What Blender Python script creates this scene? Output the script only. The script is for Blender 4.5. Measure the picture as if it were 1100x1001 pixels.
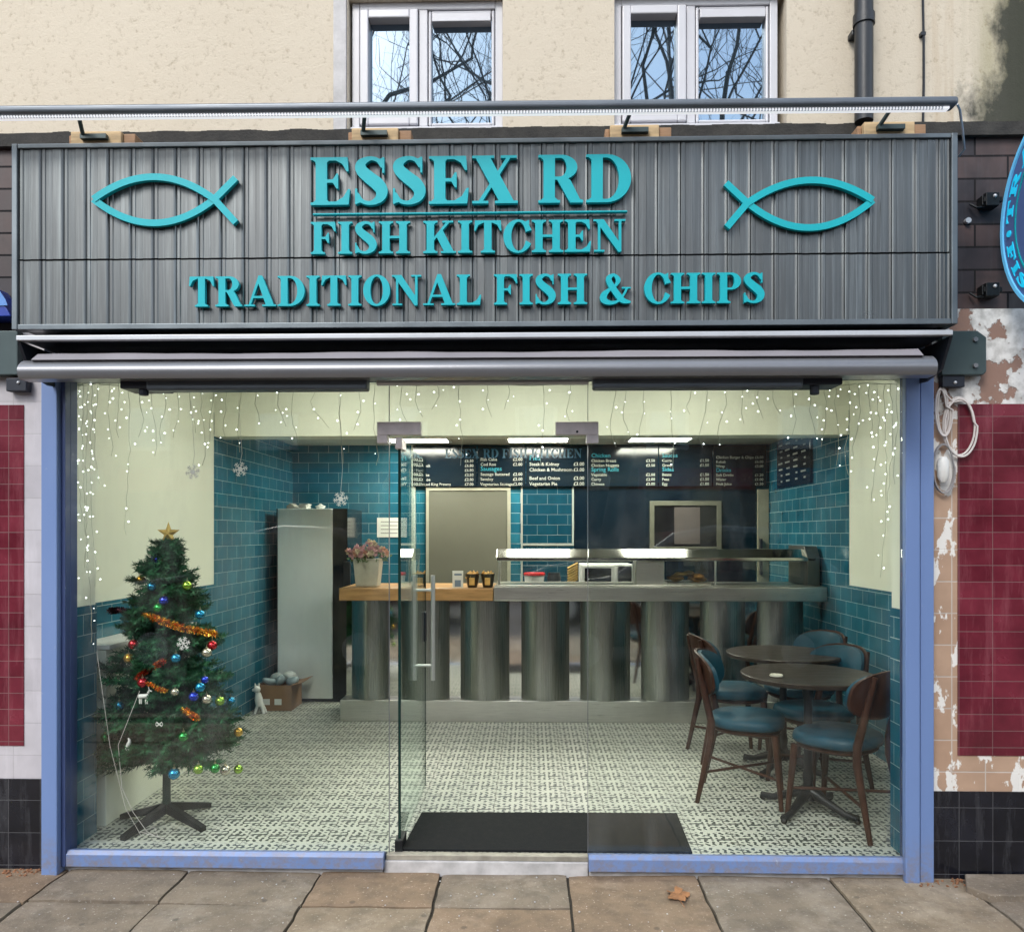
import bpy, bmesh, math, random
import numpy as np
from mathutils import Vector, Matrix, noise as mnoise
from mathutils.geometry import tessellate_polygon
R = math.radians
rnd = random.Random(7)
for o in list(bpy.data.objects): bpy.data.objects.remove(o, do_unlink=True)
S = bpy.context.scene
COL = S.collection

# ------------------------------------------------------------ camera
W, H, F, D, HC = 1100.0, 1001.0, 851.0, 3.7, 1.49
YAW = math.atan(20.0 / F); HOR = 574.0
cam = bpy.data.cameras.new("camera"); co = bpy.data.objects.new("camera", cam); COL.objects.link(co)
co.location = (0, -D, HC); co.rotation_euler = (R(90), 0, YAW)
cam.sensor_fit = 'HORIZONTAL'; cam.sensor_width = 36; cam.lens = 36 * F / W
cam.shift_y = (HOR - H / 2) / W; cam.clip_end = 400; cam.clip_start = 0.05
S.camera = co
def at(px, py, Y):
    "point of the plane y = Y seen at a pixel of the photograph"
    s, c = math.sin(YAW), math.cos(YAW)
    u = px - W / 2; v = HOR - py
    d = Vector((-s * F + c * u, c * F + s * u, v))
    t = (Y + D) / d.y
    return Vector((d.x * t, Y, HC + d.z * t))
def X(px, Y): return at(px, HOR, Y).x
def Z(py, Y, px=570): return at(px, py, Y).z

# ------------------------------------------------------------ light
SUN_EL, SUN_AZ = 42, 205          # sun behind the camera, a little left
w = bpy.data.worlds.new("World"); S.world = w; w.use_nodes = True
nt = w.node_tree; nt.nodes.clear()
out = nt.nodes.new("ShaderNodeOutputWorld"); bg = nt.nodes.new("ShaderNodeBackground"); sky = nt.nodes.new("ShaderNodeTexSky")
sky.sky_type = 'NISHITA'; sky.sun_disc = False; sky.sun_elevation = R(SUN_EL); sky.sun_rotation = R(SUN_AZ); sky.air_density = 1.2; sky.dust_density = 2
tc = nt.nodes.new("ShaderNodeTexCoord"); nz = nt.nodes.new("ShaderNodeTexNoise"); nz.inputs['Scale'].default_value = 2.2; nz.inputs['Detail'].default_value = 7
rp = nt.nodes.new("ShaderNodeValToRGB"); rp.color_ramp.elements[0].position = .38; rp.color_ramp.elements[1].position = .62
mx = nt.nodes.new("ShaderNodeMix"); mx.data_type = 'RGBA'; mx.inputs[7].default_value = (6.2, 6.8, 7.6, 1)
nt.links.new(tc.outputs['Generated'], nz.inputs['Vector']); nt.links.new(nz.outputs['Fac'], rp.inputs[0])
nt.links.new(rp.outputs[0], mx.inputs[0]); nt.links.new(sky.outputs[0], mx.inputs[6]); nt.links.new(mx.outputs[2], bg.inputs[0])
bg.inputs[1].default_value = 0.13
nt.links.new(bg.outputs[0], out.inputs[0])
sl = bpy.data.lights.new("sun", 'SUN'); sl.energy = 1.3; sl.angle = R(25); sl.color = (1, .97, .92)
so = bpy.data.objects.new("sun", sl); COL.objects.link(so); so.location = (-4, -10, 12)
so.rotation_euler = (R(90 - SUN_EL), 0, R(-25))
S.view_settings.view_transform = 'Standard'; S.view_settings.look = 'None'; S.view_settings.gamma = 1; S.view_settings.exposure = 1.13
S.render.engine = 'CYCLES'
cy = S.cycles
cy.use_denoising = True; cy.max_bounces = 10; cy.transparent_max_bounces = 16; cy.glossy_bounces = 5; cy.diffuse_bounces = 4
cy.sample_clamp_indirect = 6; cy.caustics_reflective = False; cy.caustics_refractive = False

# ------------------------------------------------------------ node materials
class N:
    def __init__(s, name):
        s.m = bpy.data.materials.new(name); s.m.use_nodes = True; s.t = s.m.node_tree
        s.b = s.t.nodes['Principled BSDF']; s.o = s.t.nodes['Material Output']
    def n(s, ty, **kw):
        x = s.t.nodes.new(ty)
        for k, v in kw.items():
            if k.startswith('i_'):
                x.inputs[int(k[2:]) if k[2:].isdigit() else k[2:].replace('_', ' ')].default_value = v
            else: setattr(x, k, v)
        return x
    def l(s, a, b): s.t.links.new(a, b)
    def obj(s, scale=None, rot=None):
        c = s.n('ShaderNodeTexCoord'); o = c.outputs['Object']
        if scale or rot:
            m = s.n('ShaderNodeMapping'); s.l(o, m.inputs[0])
            if scale: m.inputs['Scale'].default_value = scale
            if rot: m.inputs['Rotation'].default_value = rot
            o = m.outputs[0]
        return o
    def noise(s, vec, scale, detail=4, rough=.55):
        x = s.n('ShaderNodeTexNoise'); s.l(vec, x.inputs['Vector'])
        x.inputs['Scale'].default_value = scale; x.inputs['Detail'].default_value = detail; x.inputs['Roughness'].default_value = rough
        return x.outputs['Fac']
    def ramp(s, fac, stops, interp='LINEAR'):
        r = s.n('ShaderNodeValToRGB'); cr = r.color_ramp; cr.interpolation = interp
        while len(cr.elements) < len(stops): cr.elements.new(.5)
        for e, (p, c) in zip(cr.elements, stops):
            e.position = p; e.color = (c, c, c, 1) if isinstance(c, (int, float)) else (*c, 1)
        s.l(fac, r.inputs[0]); return r.outputs[0]
    def mix(s, fac, a, b, mode='MIX'):
        x = s.n('ShaderNodeMix', data_type='RGBA', blend_type=mode)
        for sock, v in ((x.inputs[0], fac), (x.inputs[6], a), (x.inputs[7], b)):
            if hasattr(v, 'links') or hasattr(v, 'is_linked'): s.l(v, sock)
            elif isinstance(v, tuple): sock.default_value = (*v, 1) if len(v) == 3 else v
            else: sock.default_value = v
        return x.outputs[2]
    def math(s, op, a, b=None, c=None):
        x = s.n('ShaderNodeMath', operation=op)
        for i, v in enumerate((a, b, c)):
            if v is None: continue
            if isinstance(v, (int, float)): x.inputs[i].default_value = v
            else: s.l(v, x.inputs[i])
        return x.outputs[0]
    def base(s, v):
        if isinstance(v, tuple): s.b.inputs['Base Color'].default_value = (*v, 1)
        else: s.l(v, s.b.inputs['Base Color'])
    def rough(s, v):
        if isinstance(v, (int, float)): s.b.inputs['Roughness'].default_value = v
        else: s.l(v, s.b.inputs['Roughness'])
    def metal(s, v): s.b.inputs['Metallic'].default_value = v
    def bump(s, h, strength=.3, dist=.01):
        x = s.n('ShaderNodeBump'); x.inputs['Strength'].default_value = strength; x.inputs['Distance'].default_value = dist
        s.l(h, x.inputs['Height']); s.l(x.outputs[0], s.b.inputs['Normal'])

def simple(name, col, rough=.5, metal=0., var=.12, scale=9., bump=0., stretch=None, coat=0., spec=.5):
    m = N(name); m.b.inputs['Specular IOR Level'].default_value = spec; v = m.obj(stretch)
    f = m.noise(v, scale, 5)
    lo = tuple(c * (1 - var) for c in col); hi = tuple(min(1, c * (1 + var)) for c in col)
    m.base(m.ramp(f, [(.3, lo), (.7, hi)])); m.metal(metal)
    m.rough(rough if var < .1 else m.ramp(f, [(.3, max(.03, rough - .07)), (.7, min(1, rough + .09))]))
    if bump: m.bump(m.noise(v, scale * 6, 3), bump, .004)
    if coat: m.b.inputs['Coat Weight'].default_value = coat
    return m.m
def emit(name, col, st):
    m = N(name); m.base(col); m.b.inputs['Emission Color'].default_value = (*col, 1); m.b.inputs['Emission Strength'].default_value = st; return m.m

def tile_mat(name, cols, mortar, bw, bh, axis, rough=.12, mort=.02, offset=.5, var2=None, off=(0, 0), wob=.25, stain=0., squash=1.):
    """wall tiles: axis 'x' for a wall facing y, 'y' for a wall facing x"""
    m = N(name); c = m.n('ShaderNodeTexCoord'); sp = m.n('ShaderNodeSeparateXYZ'); m.l(c.outputs['Object'], sp.inputs[0])
    cb = m.n('ShaderNodeCombineXYZ')
    m.l(m.math('ADD', sp.outputs[0 if axis == 'x' else 1], off[0]), cb.inputs[0]); m.l(m.math('ADD', sp.outputs[2], off[1]), cb.inputs[1])
    b = m.n('ShaderNodeTexBrick'); b.offset = offset; b.squash = squash
    m.l(cb.outputs[0], b.inputs['Vector'])
    b.inputs['Scale'].default_value = 1; b.inputs['Brick Width'].default_value = bw; b.inputs['Row Height'].default_value = bh
    b.inputs['Mortar Size'].default_value = mort * bh; b.inputs['Mortar Smooth'].default_value = .2; b.inputs['Bias'].default_value = 0
    b.inputs['Color1'].default_value = (*cols[0], 1); b.inputs['Color2'].default_value = (*cols[1], 1); b.inputs['Mortar'].default_value = (*mortar, 1)
    f = m.noise(c.outputs['Object'], 7, 6)
    col = m.mix(1.0, b.outputs[0], m.ramp(f, [(.3, 1 - wob), (.7, 1.0)]), 'MULTIPLY')
    if stain:
        g = m.noise(m.obj((14, 14, 2)), 1.2, 6, .7)
        col = m.mix(m.ramp(g, [(.52, 0.), (.74, stain)]), col, tuple(min(1, x * 1.7 + .06) for x in cols[0]))
    m.base(col)
    m.rough(m.math('ADD', m.math('MULTIPLY', b.outputs['Fac'], .5), m.ramp(f, [(.3, rough), (.8, rough + .18)])))
    h = m.math('SUBTRACT', m.math('MULTIPLY', m.noise(c.outputs['Object'], 16, 2), .25), b.outputs['Fac'])
    m.bump(h, .5, .004)
    return m.m, m

TEAL = ((.016, .120, .185), (.026, .165, .235))
M = {}
M['tile_x'] = tile_mat('teal_tile', TEAL, (.33, .48, .50), .20, .10, 'x', rough=.06)[0]
M['tile_y'] = tile_mat('teal_tile_side', TEAL, (.33, .48, .50), .20, .10, 'y', rough=.06)[0]
M['tile_dark'] = tile_mat('navy_tile', ((.006, .045, .075), (.008, .055, .085)), (.10, .17, .19), .20, .10, 'x', rough=.08)[0]
M['maroon'] = tile_mat('maroon_tile', ((.120, .012, .024), (.185, .024, .042)), (.20, .10, .10), .152, .0755, 'x', rough=.14, mort=.022, offset=0, off=(.02, .01), stain=.5, wob=.4)[0]
M['white_tile'] = tile_mat('white_glazed_tile', ((.48, .46, .49), (.55, .53, .56)), (.42, .40, .42), .152, .151, 'x', rough=.3, mort=.012, offset=0, stain=.2, wob=.2)[0]
M['black_tile'] = tile_mat('black_glazed_tile', ((.008, .009, .014), (.012, .013, .020)), (.07, .07, .075), .152, .152, 'x', rough=.16, mort=.012, offset=0, off=(.02, .06), wob=.5, stain=.55)[0]
M['brick'] = tile_mat('dark_brick', ((.018, .014, .020), (.085, .050, .045)), (.012, .010, .012), .30, .105, 'x', rough=.45, mort=.05, off=(.05, .02), wob=.6, stain=.25)[0]
def beige_tile():
    mm, m = tile_mat('beige_glazed_tile', ((.44, .29, .20), (.47, .32, .225)), (.55, .48, .42), .152, .145, 'x', rough=.3, mort=.02, offset=0, off=(.05, .03), wob=.2)
    old = m.b.inputs['Base Color'].links[0].from_socket
    f = m.noise(m.obj((7, 7, 3.6)), 1.3, 6, .6)
    m.base(m.mix(m.ramp(f, [(.545, 0.), (.56, 1.)]), old, (.74, .72, .68)))
    return mm
M['beige_tile'] = beige_tile()
def peel():
    m = N('peeling_paint'); v = m.obj()
    b = m.noise(v, 6.5, 8, .62)
    msk = m.ramp(b, [(.455, 0.), (.475, 1.)])
    c = m.mix(msk, m.mix(m.noise(v, 3, 3), (.20, .115, .085), (.34, .21, .16)), m.ramp(m.noise(v, 22, 5), [(.35, (.45, .44, .42)), (.6, (.72, .71, .69))]))
    m.base(c); m.rough(.6); m.bump(m.math('ADD', msk, m.math('MULTIPLY', m.noise(v, 60, 4), .3)), .6, .006); return m.m
M['peel'] = peel()

def render_mat():
    m = N('cream_render'); v = m.obj()
    f = m.noise(v, 1.6, 6, .6); g = m.noise(v, 38, 6, .65)
    col = m.mix(f, (.545, .475, .37), (.62, .555, .45))
    col = m.mix(m.ramp(g, [(.30, .55), (.44, 0.)]), col, (.33, .27, .19))
    sp = m.n('ShaderNodeSeparateXYZ'); m.l(v, sp.inputs[0])
    # algae and soot stain at the corner beside the down pipe, streaks run down
    s = m.noise(m.obj((9, 9, .7)), 1.0, 6, .6)
    gx = m.math('SUBTRACT', sp.outputs[0], 1.94)
    a = m.math('ADD', m.math('MULTIPLY', gx, 4.2), m.math('MULTIPLY', m.math('SUBTRACT', s, .5), 1.6))
    a = m.math('SUBTRACT', a, .25)
    k = m.n('ShaderNodeClamp'); m.l(a, k.inputs[0])
    col = m.mix(m.math('MULTIPLY', k.outputs[0], .8), col, (.20, .19, .07))
    a2 = m.math('ADD', m.math('MULTIPLY', m.math('SUBTRACT', gx, .06), 6.), m.math('MULTIPLY', m.math('SUBTRACT', m.noise(m.obj((3, 3, 2)), 1.4, 7, .65), .5), 6.))
    a2 = m.math('SUBTRACT', a2, m.math('MULTIPLY', m.math('SUBTRACT', sp.outputs[2], 3.45), 1.8))
    k2 = m.n('ShaderNodeClamp'); m.l(a2, k2.inputs[0])
    col = m.mix(m.math('MULTIPLY', k2.outputs[0], .92), col, (.022, .026, .020))
    # rusty streak by the thin cable
    a3 = m.math('MULTIPLY', m.math('LESS_THAN', m.math('ABSOLUTE', m.math('SUBTRACT', sp.outputs[0], 1.90)), .05), m.ramp(s, [(.45, 0.), (.65, .55)]))
    col = m.mix(a3, col, (.38, .26, .14))
    m.base(col); m.rough(.9)
    m.bump(m.math('ADD', g, m.math('MULTIPLY', m.noise(v, 120, 3), .5)), .34, .008)
    return m.m
M['render'] = render_mat()

def cladding():
    m = N('grey_metal_cladding'); v = m.obj((26, 26, .55)); w2 = m.obj((9, 9, .3))
    a = m.noise(v, 2.6, 7, .72); b = m.noise(w2, 1.1, 3); c = m.noise(m.obj(), 1.4, 4)
    col = m.ramp(a, [(.25, (.085, .092, .094)), (.5, (.125, .136, .138)), (.78, (.24, .265, .27))])
    col = m.mix(m.ramp(b, [(.35, .0), (.65, .5)]), col, (.10, .105, .108))
    m.base(col); m.metal(.75)
    m.rough(m.ramp(c, [(.3, .24), (.7, .48)])); m.bump(a, .07, .004); return m.m
M['clad'] = cladding()
M['clad_trim'] = simple('grey_metal_trim', (.16, .185, .20), .35, .6, .15, 5, stretch=(1, 1, 1))
def steel(name, col, rough, st):
    m = N(name); f = m.noise(m.obj(st), 8, 6, .7); g = m.noise(m.obj(), 2.5, 5)
    m.base(m.mix(m.ramp(g, [(.35, 0.), (.7, .4)]), m.ramp(f, [(.3, tuple(c * .85 for c in col)), (.7, tuple(min(1, c * 1.12) for c in col))]), tuple(c * .6 for c in col)))
    m.metal(1.); m.rough(m.math('ADD', m.ramp(f, [(.3, rough - .05), (.7, rough + .08)]), m.math('MULTIPLY', g, .08)))
    m.bump(f, .06, .002); return m.m
M['steel'] = steel('brushed_steel', (.74, .73, .68), .27, (.6, 1, 30))
M['steel_panel'] = steel('brushed_steel_panel', (.36, .37, .345), .24, (90, 90, .25))
M['hood'] = simple('polished_hood', (.50, .50, .46), .13, 1., .1, 4)
M['mirror'] = simple('polished_steel', (.62, .61, .57), .06, 1., .06, 3)
M['chrome'] = simple('satin_chrome', (.68, .68, .66), .42, .85, .05, 12)
M['patch'] = simple('patch_fitting_steel', (.66, .60, .60), .38, .7, .12, 20)
def blue_paint():
    m = N('blue_powder_coat'); v = m.obj(); f = m.noise(m.obj((6, 6, .8)), 1.3, 6, .6); g = m.noise(v, 30, 6, .7)
    sp = m.n('ShaderNodeSeparateXYZ'); m.l(v, sp.inputs[0])
    col = m.mix(f, (.130, .205, .405), (.158, .242, .465))
    low = m.ramp(sp.outputs[2], [(.0, .0), (.22, 1.)])
    dirt = m.math('MULTIPLY', m.math('SUBTRACT', 1., low), m.ramp(g, [(.42, 0.), (.62, .75)]))
    col = m.mix(dirt, col, (.22, .17, .12))
    col = m.mix(m.ramp(g, [(.66, 0.), (.70, .5)]), col, (.30, .34, .45))
    m.base(col); m.rough(m.ramp(f, [(.3, .32), (.7, .5)])); m.bump(g, .06, .003); return m.m
M['blue'] = blue_paint()
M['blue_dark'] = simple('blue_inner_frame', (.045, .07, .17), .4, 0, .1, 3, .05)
M['teal_paint'] = simple('turquoise_acrylic', (.006, .40, .46), .4, 0, .05, 4, spec=.3)
M['white_upvc'] = simple('white_frame', (.58, .58, .61), .3, 0, .05, 3)
M['white_paint'] = simple('white_painted_stone', (.46, .45, .45), .6, 0, .3, 9, .3)
M['cream'] = simple('cream_wall_paint', (.74, .76, .64), .6, 0, .03, 2)
M['ceiling'] = simple('ceiling_paint', (.52, .52, .44), .7, 0, .03, 2)
M['fabric'] = simple('grey_awning_fabric', (.23, .215, .23), .75, 0, .08, 4, .15)
M['alu'] = simple('grey_aluminium', (.20, .205, .22), .30, .45, .05, 4)
M['alu_light'] = simple('pale_aluminium', (.52, .54, .57), .35, .3, .08, 6)
M['black_metal'] = simple('dark_navy_metal', (.012, .016, .026), .45, .2, .2, 6)
M['arm'] = simple('grey_arm_metal', (.10, .12, .14), .4, .4, .15, 8)
M['green_metal'] = simple('green_grey_metal', (.050, .075, .078), .45, .3, .12, 8)
M['black_gloss'] = simple('black_gloss', (.008, .009, .011), .12, 0, .2, 6)
M['black_plastic'] = simple('black_plastic', (.014, .017, .022), .4, 0, .2, 6)
M['rubber'] = simple('black_rubber', (.009, .010, .011), .85, 0, .35, 40, .5, spec=.2)
M['timber'] = simple('raw_timber', (.50, .36, .20), .75, 0, .25, 10, .3, stretch=(1, 6, 6))
M['timber2'] = simple('brown_timber', (.34, .20, .11), .75, 0, .25, 10, .3, stretch=(1, 6, 6))
M['oak'] = simple('oak_worktop', (.42, .235, .095), .35, 0, .25, 5, .1, stretch=(1, 8, 8))
M['walnut'] = simple('dark_walnut', (.040, .014, .007), .4, 0, .35, 6, .1, stretch=(6, 6, 1), spec=.25)
M['tabletop'] = simple('dark_wood_top', (.026, .018, .013), .35, 0, .3, 7, .05, stretch=(1, 7, 1), spec=.3)
M['leather'] = simple('teal_leatherette', (.004, .050, .080), .5, 0, .2, 10, .25, spec=.25)
M['iron'] = simple('cast_iron', (.010, .012, .014), .45, .4, .2, 10, .2)
M['white'] = simple('white_plastic', (.74, .74, .71), .4, 0, .05, 5)
M['offwhite'] = simple('pale_grey_panel', (.50, .54, .52), .3, 0, .04, 1.3)
M['fridge'] = simple('fridge_side_panel', (.90, .94, .92), .3, 0, .05, 1.2)
M['card'] = simple('brown_cardboard', (.26, .15, .08), .85, 0, .12, 6, .1)
M['paper'] = simple('white_paper', (.72, .73, .68), .8, 0, .03, 3)
M['red'] = simple('red_plastic', (.50, .02, .02), .35)
M['ink'] = simple('dark_ink', (.04, .045, .05), .7)
M['menu'] = simple('navy_menu_board', (.004, .011, .019), .09, 0, .1, 3)
M['menu_white'] = simple('menu_lettering_white', (.30, .30, .25), .5)
M['menu_cyan'] = simple('menu_lettering_cyan', (.008, .20, .25), .5)
M['menu_title'] = simple('menu_title_teal', (.006, .05, .085), .4)
M['cable_white'] = simple('white_cable', (.62, .58, .56), .5)
M['wire'] = simple('clear_green_wire', (.42, .44, .34), .5)
M['led'] = emit('fairy_led', (.92, .98, 1.0), 5.0)
M['panel_light'] = emit('lit_ceiling_panel', (1.0, 1.0, .88), 8.8)
M['led_strip'] = emit('led_strip_diffuser', (.95, .96, 1.0), .32)
M['pot'] = simple('pale_concrete_pot', (.42, .41, .34), .7, 0, .12, 12, .2)
M['chips'] = simple('golden_chips', (.60, .36, .10), .6, 0, .25, 20)
M['fish'] = simple('fried_batter', (.52, .25, .08), .6, 0, .35, 26, .6)
M['bucket'] = simple('dark_tin_bucket', (.08, .075, .06), .35, .6, .25, 15)
M['trunk'] = simple('green_pole', (.012, .030, .020), .5)
M['bark'] = simple('grey_bark', (.07, .06, .05), .9, 0, .4, 8, .6)
def glass(name, tint, f0=.037, smear=False):
    m = N(name); t = m.t; t.nodes.remove(m.b)
    tr = m.n('ShaderNodeBsdfTransparent'); tr.inputs[0].default_value = (*tint, 1)
    gl = m.n('ShaderNodeBsdfGlossy'); gl.inputs['Roughness'].default_value = .004; gl.inputs[0].default_value = (.95, 1, .98, 1)
    bp = m.n('ShaderNodeBump'); bp.inputs['Strength'].default_value = .05; bp.inputs['Distance'].default_value = .004; m.l(m.noise(m.obj(), 2.2, 2), bp.inputs['Height']); m.l(bp.outputs[0], gl.inputs['Normal'])
    lw = m.n('ShaderNodeLayerWeight'); lw.inputs[0].default_value = .5
    f = m.math('ADD', m.math('MULTIPLY', m.math('POWER', lw.outputs['Facing'], 5.), 1 - f0), f0)
    mxs = m.n('ShaderNodeMixShader'); m.l(f, mxs.inputs[0]); m.l(tr.outputs[0], mxs.inputs[1]); m.l(gl.outputs[0], mxs.inputs[2])
    last = mxs.outputs[0]
    if smear:
        df = m.n('ShaderNodeBsdfDiffuse'); df.inputs[0].default_value = (.6, .62, .62, 1); m2 = m.n('ShaderNodeMixShader')
        w1 = m.ramp(m.noise(m.obj((1, 1, .35)), 5, 8, .75), [(.50, 0.), (.85, .05)]); w2 = m.ramp(m.noise(m.obj((3, 3, .3), (0, R(25), 0)), 2.2, 5, .6), [(.55, 0.), (.8, .035)])
        m.l(m.math('ADD', w1, w2), m2.inputs[0]); m.l(last, m2.inputs[1]); m.l(df.outputs[0], m2.inputs[2]); last = m2.outputs[0]
    m.l(last, m.o.inputs[0]); return m.m
M['glass'] = glass('shop_glass', (.975, .99, .975), .037, True)
M['glass_dark'] = glass('door_glass', (.92, .96, .94))
M['glass_edge'] = simple('green_glass_edge', (.008, .028, .024), .15)
def windowpane():
    m = N('reflective_window_glass'); m.base((.02, .03, .04)); m.rough(.015); m.metal(0)
    gl = m.n('ShaderNodeBsdfGlossy'); gl.inputs['Roughness'].default_value = .01; gl.inputs[0].default_value = (.58, .80, 1, 1)
    mxs = m.n('ShaderNodeMixShader'); mxs.inputs[0].default_value = .37
    m.bump(m.noise(m.obj(), 1.7, 1), .08, .01)
    m.l(m.b.outputs[0], mxs.inputs[1]); m.l(gl.outputs[0], mxs.inputs[2]); m.l(mxs.outputs[0], m.o.inputs[0]); return m.m
M['window'] = windowpane()

def floor_mat():
    m = N('patterned_floor_tile'); c = m.n('ShaderNodeTexCoord'); sp = m.n('ShaderNodeSeparateXYZ'); m.l(c.outputs['Object'], sp.inputs[0])
    T = .2
    def fr(o): return m.math('SUBTRACT', m.math('FRACT', m.math('DIVIDE', m.math('ADD', o, 10.), T)), .5)
    u, v = fr(sp.outputs[0]), fr(sp.outputs[1])
    au, av = m.math('ABSOLUTE', u), m.math('ABSOLUTE', v)
    # small commas and petals on a diagonal lattice inside every tile
    r = m.math('SQRT', m.math('ADD', m.math('MULTIPLY', u, u), m.math('MULTIPLY', v, v)))
    th = m.math('ARCTAN2', v, u)
    g1 = m.math('MULTIPLY', m.math('SINE', m.math('MULTIPLY', m.math('ADD', au, av), 21.)), m.math('SINE', m.math('MULTIPLY', m.math('SUBTRACT', au, av), 21.)))
    g2 = m.math('SINE', m.math('ADD', m.math('MULTIPLY', th, 8.), m.math('MULTIPLY', r, 21.)))
    g3 = m.math('MULTIPLY', m.math('SINE', m.math('MULTIPLY', u, 38.)), m.math('SINE', m.math('MULTIPLY', v, 38.)))
    f = m.math('ADD', m.math('ADD', m.math('MULTIPLY', g1, .9), m.math('MULTIPLY', g2, .55)), m.math('MULTIPLY', g3, .5))
    dark = m.math('GREATER_THAN', f, .06)
    dg = m.math('MINIMUM', m.math('ABSOLUTE', m.math('SUBTRACT', au, av)), m.math('MINIMUM', au, av))
    line = m.math('LESS_THAN', dg, .035)
    dark = m.math('MULTIPLY', dark, m.math('SUBTRACT', 1., line))
    grout = m.math('GREATER_THAN', m.math('MAXIMUM', au, av), .492)
    nz_ = m.noise(c.outputs['Object'], 30, 4)
    light = m.mix(nz_, (.40, .42, .36), (.55, .56, .49))
    col = m.mix(dark, light, (.060, .072, .068)); col = m.mix(grout, col, (.20, .20, .17))
    m.base(col); m.rough(m.ramp(nz_, [(.3, .35), (.7, .55)])); return m.m
M['floor'] = floor_mat()
def pave(nm='paving_stone', k=(1, 1, 1)):
    m = N(nm); v = m.obj()
    f = m.noise(v, 2.2, 8, .65); g = m.noise(v, 75, 5, .7); h = m.noise(v, 9, 6, .7)
    col = m.mix(f, (.125, .096, .068), (.27, .22, .165))
    col = m.mix(m.ramp(h, [(.38, .7), (.55, 0.)]), col, (.12, .098, .075))
    e = m.noise(v, 3.3, 7, .7)
    col = m.mix(m.ramp(e, [(.50, 0.), (.72, .55)]), col, (.40, .35, .29))
    col = m.mix(m.ramp(g, [(.60, 0.), (.70, .8)]), col, (.50, .46, .40))
    col = m.mix(m.ramp(g, [(.25, .7), (.38, 0.)]), col, (.07, .06, .05))
    vo = m.n('ShaderNodeTexVoronoi'); m.l(v, vo.inputs['Vector']); vo.inputs['Scale'].default_value = 5.5
    col = m.mix(m.ramp(vo.outputs['Distance'], [(.055, .55), (.085, 0.)]), col, (.06, .052, .045))
    col = m.mix(1.0, col, tuple(k), 'MULTIPLY')
    m.base(col); m.rough(.8); m.bump(m.math('ADD', m.math('MULTIPLY', g, .5), h), .7, .010); return m.m
M['paving'] = pave()
M['paving_b'] = pave('paving_stone_warm', (1.12, .98, .86)); M['paving_c'] = pave('paving_stone_pale', (1.18, 1.14, 1.06))
M['joint'] = simple('dark_joint_grit', (.035, .028, .020), .95, 0, .4, 40, .8)
M['asphalt'] = simple('asphalt', (.05, .05, .052), .85, 0, .25, 30, .6)
M['grit'] = simple('orange_brick_grit', (.26, .12, .06), .95, 0, .5, 30, .9)

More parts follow.
